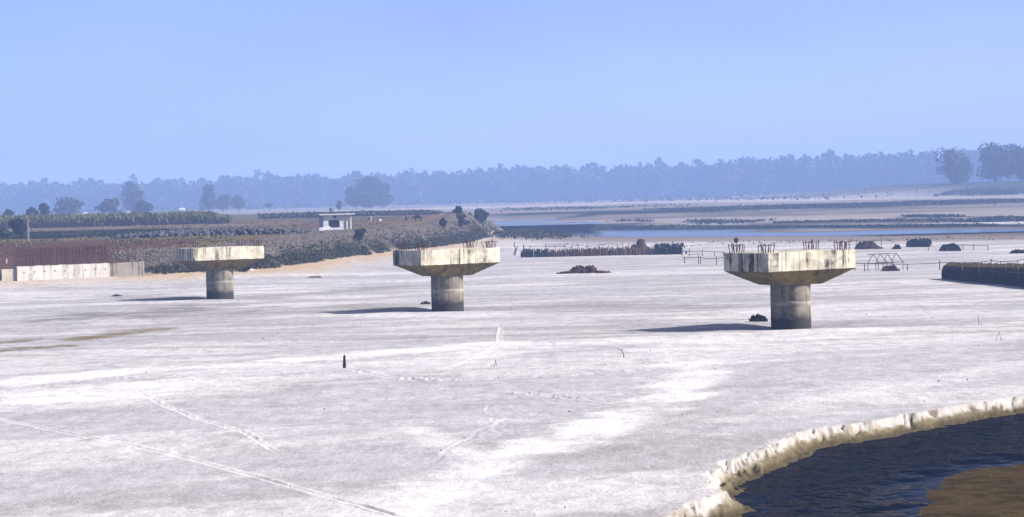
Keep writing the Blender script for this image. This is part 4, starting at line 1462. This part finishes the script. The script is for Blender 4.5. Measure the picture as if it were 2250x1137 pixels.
def hut_frame():
    g = on_ground(1945, 595)
    root = empty('hut_frame', g, 'bare A-frame hut skeleton of thin brown poles', 'hut frame')
    Y0 = g[1]
    dY = 1.7
    def at2(px, py, k):                                 # k 0 front row, 1 back row
        return at_depth(px, py, Y0 + dY * k) - g
    def pole(p, q, r=.04, nm='pole'):
        mb = MB(); mb.tube([p, (p + q) / 2 + rng.normal(0, .03, 3), q], [r, r * .95, r * .8], 6); return mb.build(nm, M['pole'], root)
    eave_f = [1907, 1924, 1941, 1958]; ridge = [1918, 1934, 1950, 1969]; eave_b = [1930, 1948, 1962, 1984]
    for k in range(4):
        ef, rg, eb = at2(eave_f[k], 579 - .3 * k, 0), at2(ridge[k], 559 - k * .9, .5), at2(eave_b[k], 576 - .3 * k, 1)
        pole(ef, rg, .045, 'rafter'); pole(eb, rg, .045, 'rafter')
        for e, dy, r in ((ef, 0, .045), (eb, dY, .04)):
            x, y = e[0] + g[0], e[1] + g[1]
            b = np.array([e[0] + rng.normal(0, .05), e[1], gz(x, y) - g[2] - .12])
            pole(b, e + [0, 0, .03], r, 'post')
    pole(at2(1906, 560, .5), at2(1972, 556.5, .5), .045, 'ridge_pole')
    pole(at2(1903, 579.5, 0), at2(1962, 578, 0), .04, 'eave_pole')
    pole(at2(1926, 577, 1), at2(1988, 575.5, 1), .04, 'eave_pole')
hut_frame()

# ------------------------------------------------------------------ heaps of straw and brush
def straw_heap(px0, px1, pyb, pyt, label, mat, cat='straw heap', name='straw_heap', flat=1.0, tails=0, leaf=.16, n=700, dep=None):
    g = on_ground((px0 + px1) / 2, pyb)
    s = g[1] / F
    w = (px1 - px0) * s / 2
    h = (at_depth((px0 + px1) / 2, pyt, g[1])[2] - g[2])
    dp = dep or max(w * .6, .5)
    base = g + np.array([0, dp * .6, 0])
    root = empty(name, base, label, cat)
    # body: a lumpy mound
    nu, nv = 40, 12
    lm = [(rng.uniform(-.75, .75), rng.uniform(-.5, .5), rng.uniform(.45, 1.0), rng.uniform(.22, .42)) for _ in range(7)]
    def top(x, y):
        return max([0.0] + [q[2] * max(0., 1 - ((x - q[0]) ** 2 + (y - q[1]) ** 2) / q[3] ** 2) ** .6 for q in lm])
    V = []; Fc = []
    for j in range(nv + 1):
        r = 1 - (j / nv) ** 1.1
        for k in range(nu):
            a = 2 * math.pi * k / nu
            lump = 1 + .35 * (vnoise(np.array([math.cos(a) * 2.1 + 5]), np.array([math.sin(a) * 2.1 + j * .35 + w]), 77)[0] - .5)
            V.append((math.cos(a) * w * r * lump, math.sin(a) * dp * r * lump, -.06 + h * min(1.0, .40 * (1 - r ** 2) + .75 * top(math.cos(a) * r, math.sin(a) * r)) * (.8 + .4 * rng.random())))
    for j in range(nv):
        for k in range(nu):
            Fc.append((j * nu + k, j * nu + (k + 1) % nu, (j + 1) * nu + (k + 1) % nu, (j + 1) * nu + k))
    if h > .28:
        MB().add(V, Fc).build('mound', mat, root)
    # loose stalks over it and strewn about its foot
    mb = MB()
    a = rng.uniform(0, 6.28, n); r = np.sqrt(rng.random(n)) * rng.uniform(.8, 1.15, n)
    X, Yy = np.cos(a) * r * w, np.sin(a) * r * dp
    Z = np.array([h * min(1.0, .45 * max(0, 1 - q ** 2) + .75 * top(math.cos(b) * q, math.sin(b) * q)) for q, b in zip(r, a)]) + rng.uniform(-.02, .12, n) * min(1, h / .5)
    mb.leaves(np.stack([X, Yy, Z], 1), leaf * rng.uniform(.5, 1.2, n), 0, 2.2)
    for k in range(tails):
        sgn = -1 if k % 2 else 1
        m = 160
        t = rng.random(m) ** 1.3
        X = sgn * w * (.9 + t * rng.uniform(.6, 1.0)); Yy = rng.normal((k - tails / 2) * .5, .12 + .12 * t, m)
        zz = zg(base[0] + X, base[1] + Yy) - base[2]
        mb.leaves(np.stack([X, Yy, zz + rng.uniform(0, .16 * (1 - t) + .03, m)], 1), leaf * rng.uniform(.5, 1.2, m), 0, 2.0)
    mb.build('loose_stalks', mat, root)
    return root
straw_heap(1252, 1314, 601, 586, 'rust brown straw heap strewn flat on open sand', M['straw'], tails=4, n=900)
straw_heap(1385, 1427, 548, 528, 'tall reddish straw heap behind the brown brush fence', M['straw'])
straw_heap(1882, 1940, 548, 532, 'long grey brown straw heap beneath a tall stake', M['greystraw'])
straw_heap(1962, 1980, 548, 540, 'small dark heap between the grey straw heap and the brush screen', M['dark_shade_brush'], n=250)
straw_heap(1940, 1977, 596, 587.5, 'dark red straw heap under the bare hut frame', M['straw'], n=400)
straw_heap(2068, 2110, 552, 541, 'dark green cut brush pile beside the low pole fence', M['greenbrush'], 'brush pile', 'brush_pile', n=900, leaf=.3)
straw_heap(2222, 2262, 557, 551, 'flat dark heap in the sand above the thatch screen', M['dark_shade_brush'], n=250)
straw_heap(1650, 1686, 707, 697, 'dark matted debris clump beside the foot of a bridge pier', M['dark_shade_brush'], 'debris', 'debris_clump', n=500, leaf=.12)
straw_heap(923, 946, 669, 664.5, 'thin dark line of debris by the foot of the middle pier', M['dark_shade_brush'], 'debris', 'debris_clump', n=110, leaf=.08, dep=.2)
straw_heap(242, 268, 652, 649, 'low dark scrap lying on sand before the abutment', M['dark_shade_brush'], 'debris', 'debris_clump', n=70, leaf=.08, dep=.2)
straw_heap(672, 708, 611, 607.5, 'rusty brown scrap of straw on sand below the stone slope', M['straw'], 'debris', 'debris_clump', n=90, leaf=.08, dep=.25)

# ------------------------------------------------------------------ stakes and twigs
g = on_ground(757, 809); t = at_depth(757.5, 780, g[1])
hh = t[2] - g[2]
mb = MB(); mb.tube([(0, 0, -.2), (0, 0, .05), (.005, 0, hh * .45), (.0, .0, hh * .47), (.01, 0, hh * .9), (.012, 0, hh)], [.085, .085, .078, .07, .062, .025], 10)
o = mb.build('dark_stake', M['darkwood']); o.location = g; tag(o, 'short thick black stake driven into open sand', 'stake')

def twig(name, pxs, label, r=.014, mat='wood'):
    g = on_ground(*pxs[0][0])
    root = empty(name, g, label, 'twig')
    for k, ch in enumerate(pxs):
        pts = [at_depth(a, b, g[1] + .05 * k) - g for a, b in ch]
        if k == 0:
            pts[0] = pts[0] - np.array([0, 0, .06])
        mb = MB(); mb.tube(pts, np.linspace(r, r * .6, len(pts)), 6); mb.build('stem' if k == 0 else 'branch', M[mat], root)
twig('bent_twig', [[(1371, 786), (1370, 778), (1366, 771), (1360, 768), (1356, 766)], [(1366, 771), (1368, 766.5)]], 'bent dark twig with drooping tip stuck in the sand', .024)
twig('small_twig', [[(1085, 806), (1088, 797), (1090, 790)], [(1091, 805), (1090, 797), (1088, 791)], [(1075, 807), (1083, 804)]], 'little pinkish twig tripod in the sand by the winding track', .018, 'pole')
twig('forked_twig', [[(2187, 751), (2191, 740), (2195, 730)], [(2201, 752), (2198, 741), (2195, 730)]], 'thin forked twig standing in sand below the thatch screen', .015)
twig('thin_twig', [[(2151, 715), (2150, 704), (2150, 692)], [(2157, 714), (2153, 706)]], 'single thin pale twig upright in sand below the thatch screen', .015)
twig('leaning_branch', [[(1131, 563), (1134, 550), (1130, 540), (1131, 532)], [(1134, 550), (1137, 541)], [(1128, 560), (1133, 548)]], 'crooked dark branch post leaning at the blackish fence end', .09, 'darkwood')
twig('dead_stump', [[(1150, 563), (1152, 550), (1150, 538)], [(1152, 552), (1156, 546)]], 'thick dark stump post rising from the blackish fence end', .13, 'darkwood')
g = on_ground(1618, 548); top = at_depth(1618, 524, g[1]); 
root = empty('scare_post', g, 'stake carrying a round black bundle beyond the pier bars', 'stake')
h = top[2] - g[2]
mb = MB(); mb.tube([(0, 0, -.2), (.03, 0, h - .3)], .05, 6); mb.build('stake', M['darkwood'], root)
mb = MB(); mb.leaves(crown_points([(np.array([0, 0, h - .33]), np.array([.3, .3, .36]))], 260, .3), .2); mb.add(ICO_V * .24 + [0, 0, h - .33], ICO_F); mb.build('bundle', M['dark_shade_brush'], root)

# fine litter: twiglets and pebbles lying about the sand
def litter():
    mb = MB()
    n = 300
    Y = 53 + 90 * rng.random(n) ** .8
    X = rng.uniform(-.26, .26, n) * Y
    k = sdist(X, Y, STREAM) < -1
    X, Y = X[k], Y[k]; Z = zg(X, Y)
    stones(mb, np.stack([X, Y, Z + .008], 1), np.clip(rng.gamma(1.6, .011, len(X)), .006, .05))
    tag(mb.build('sand_litter', M['wood']), 'tiny dark bits of litter scattered over the open sand', 'litter', kind='stuff')
litter()
def shore_stalks():
    """rows of stalks planted on the flats this side of the river"""
    mb = MB()
    n = 420
    X = rng.uniform(6, 105, n); Y = rng.uniform(338, 372, n); Z = zg(X, Y)
    k = fbm(X / 8, Y / 6, 661, 3) > .5
    X, Y, Z = X[k], Y[k], Z[k]; m = len(X)
    for _ in range(3):
        mb.leaves(np.stack([X + rng.normal(0, .15, m), Y, Z + rng.uniform(.02, .2, m)], 1), rng.uniform(.06, .18, m), .3, 1.6)
    tag(mb.build('shore_stalks', M['reed']), 'low dry stalks dotted over the plots before the river', 'stalks', kind='stuff')
shore_stalks()

# ------------------------------------------------------------------ haze
mb = MB(); mb.box((-5600, -60, -2.6), (5600, 3450, 72))
m = bpy.data.materials.new('haze_air'); m.use_nodes = True
t = m.node_tree; t.nodes.clear()
pv = t.nodes.new('ShaderNodeVolumePrincipled'); mo = t.nodes.new('ShaderNodeOutputMaterial')
pv.inputs['Color'].default_value = (.335, .50, .90, 1)
pv.inputs['Density'].default_value = .00042
pv.inputs['Density Attribute'].default_value = ''
pv.inputs['Anisotropy'].default_value = 0.0
t.links.new(pv.outputs[0], mo.inputs['Volume'])
m.cycles.homogeneous_volume = True
tag(mb.build('haze', m), kind='stuff')
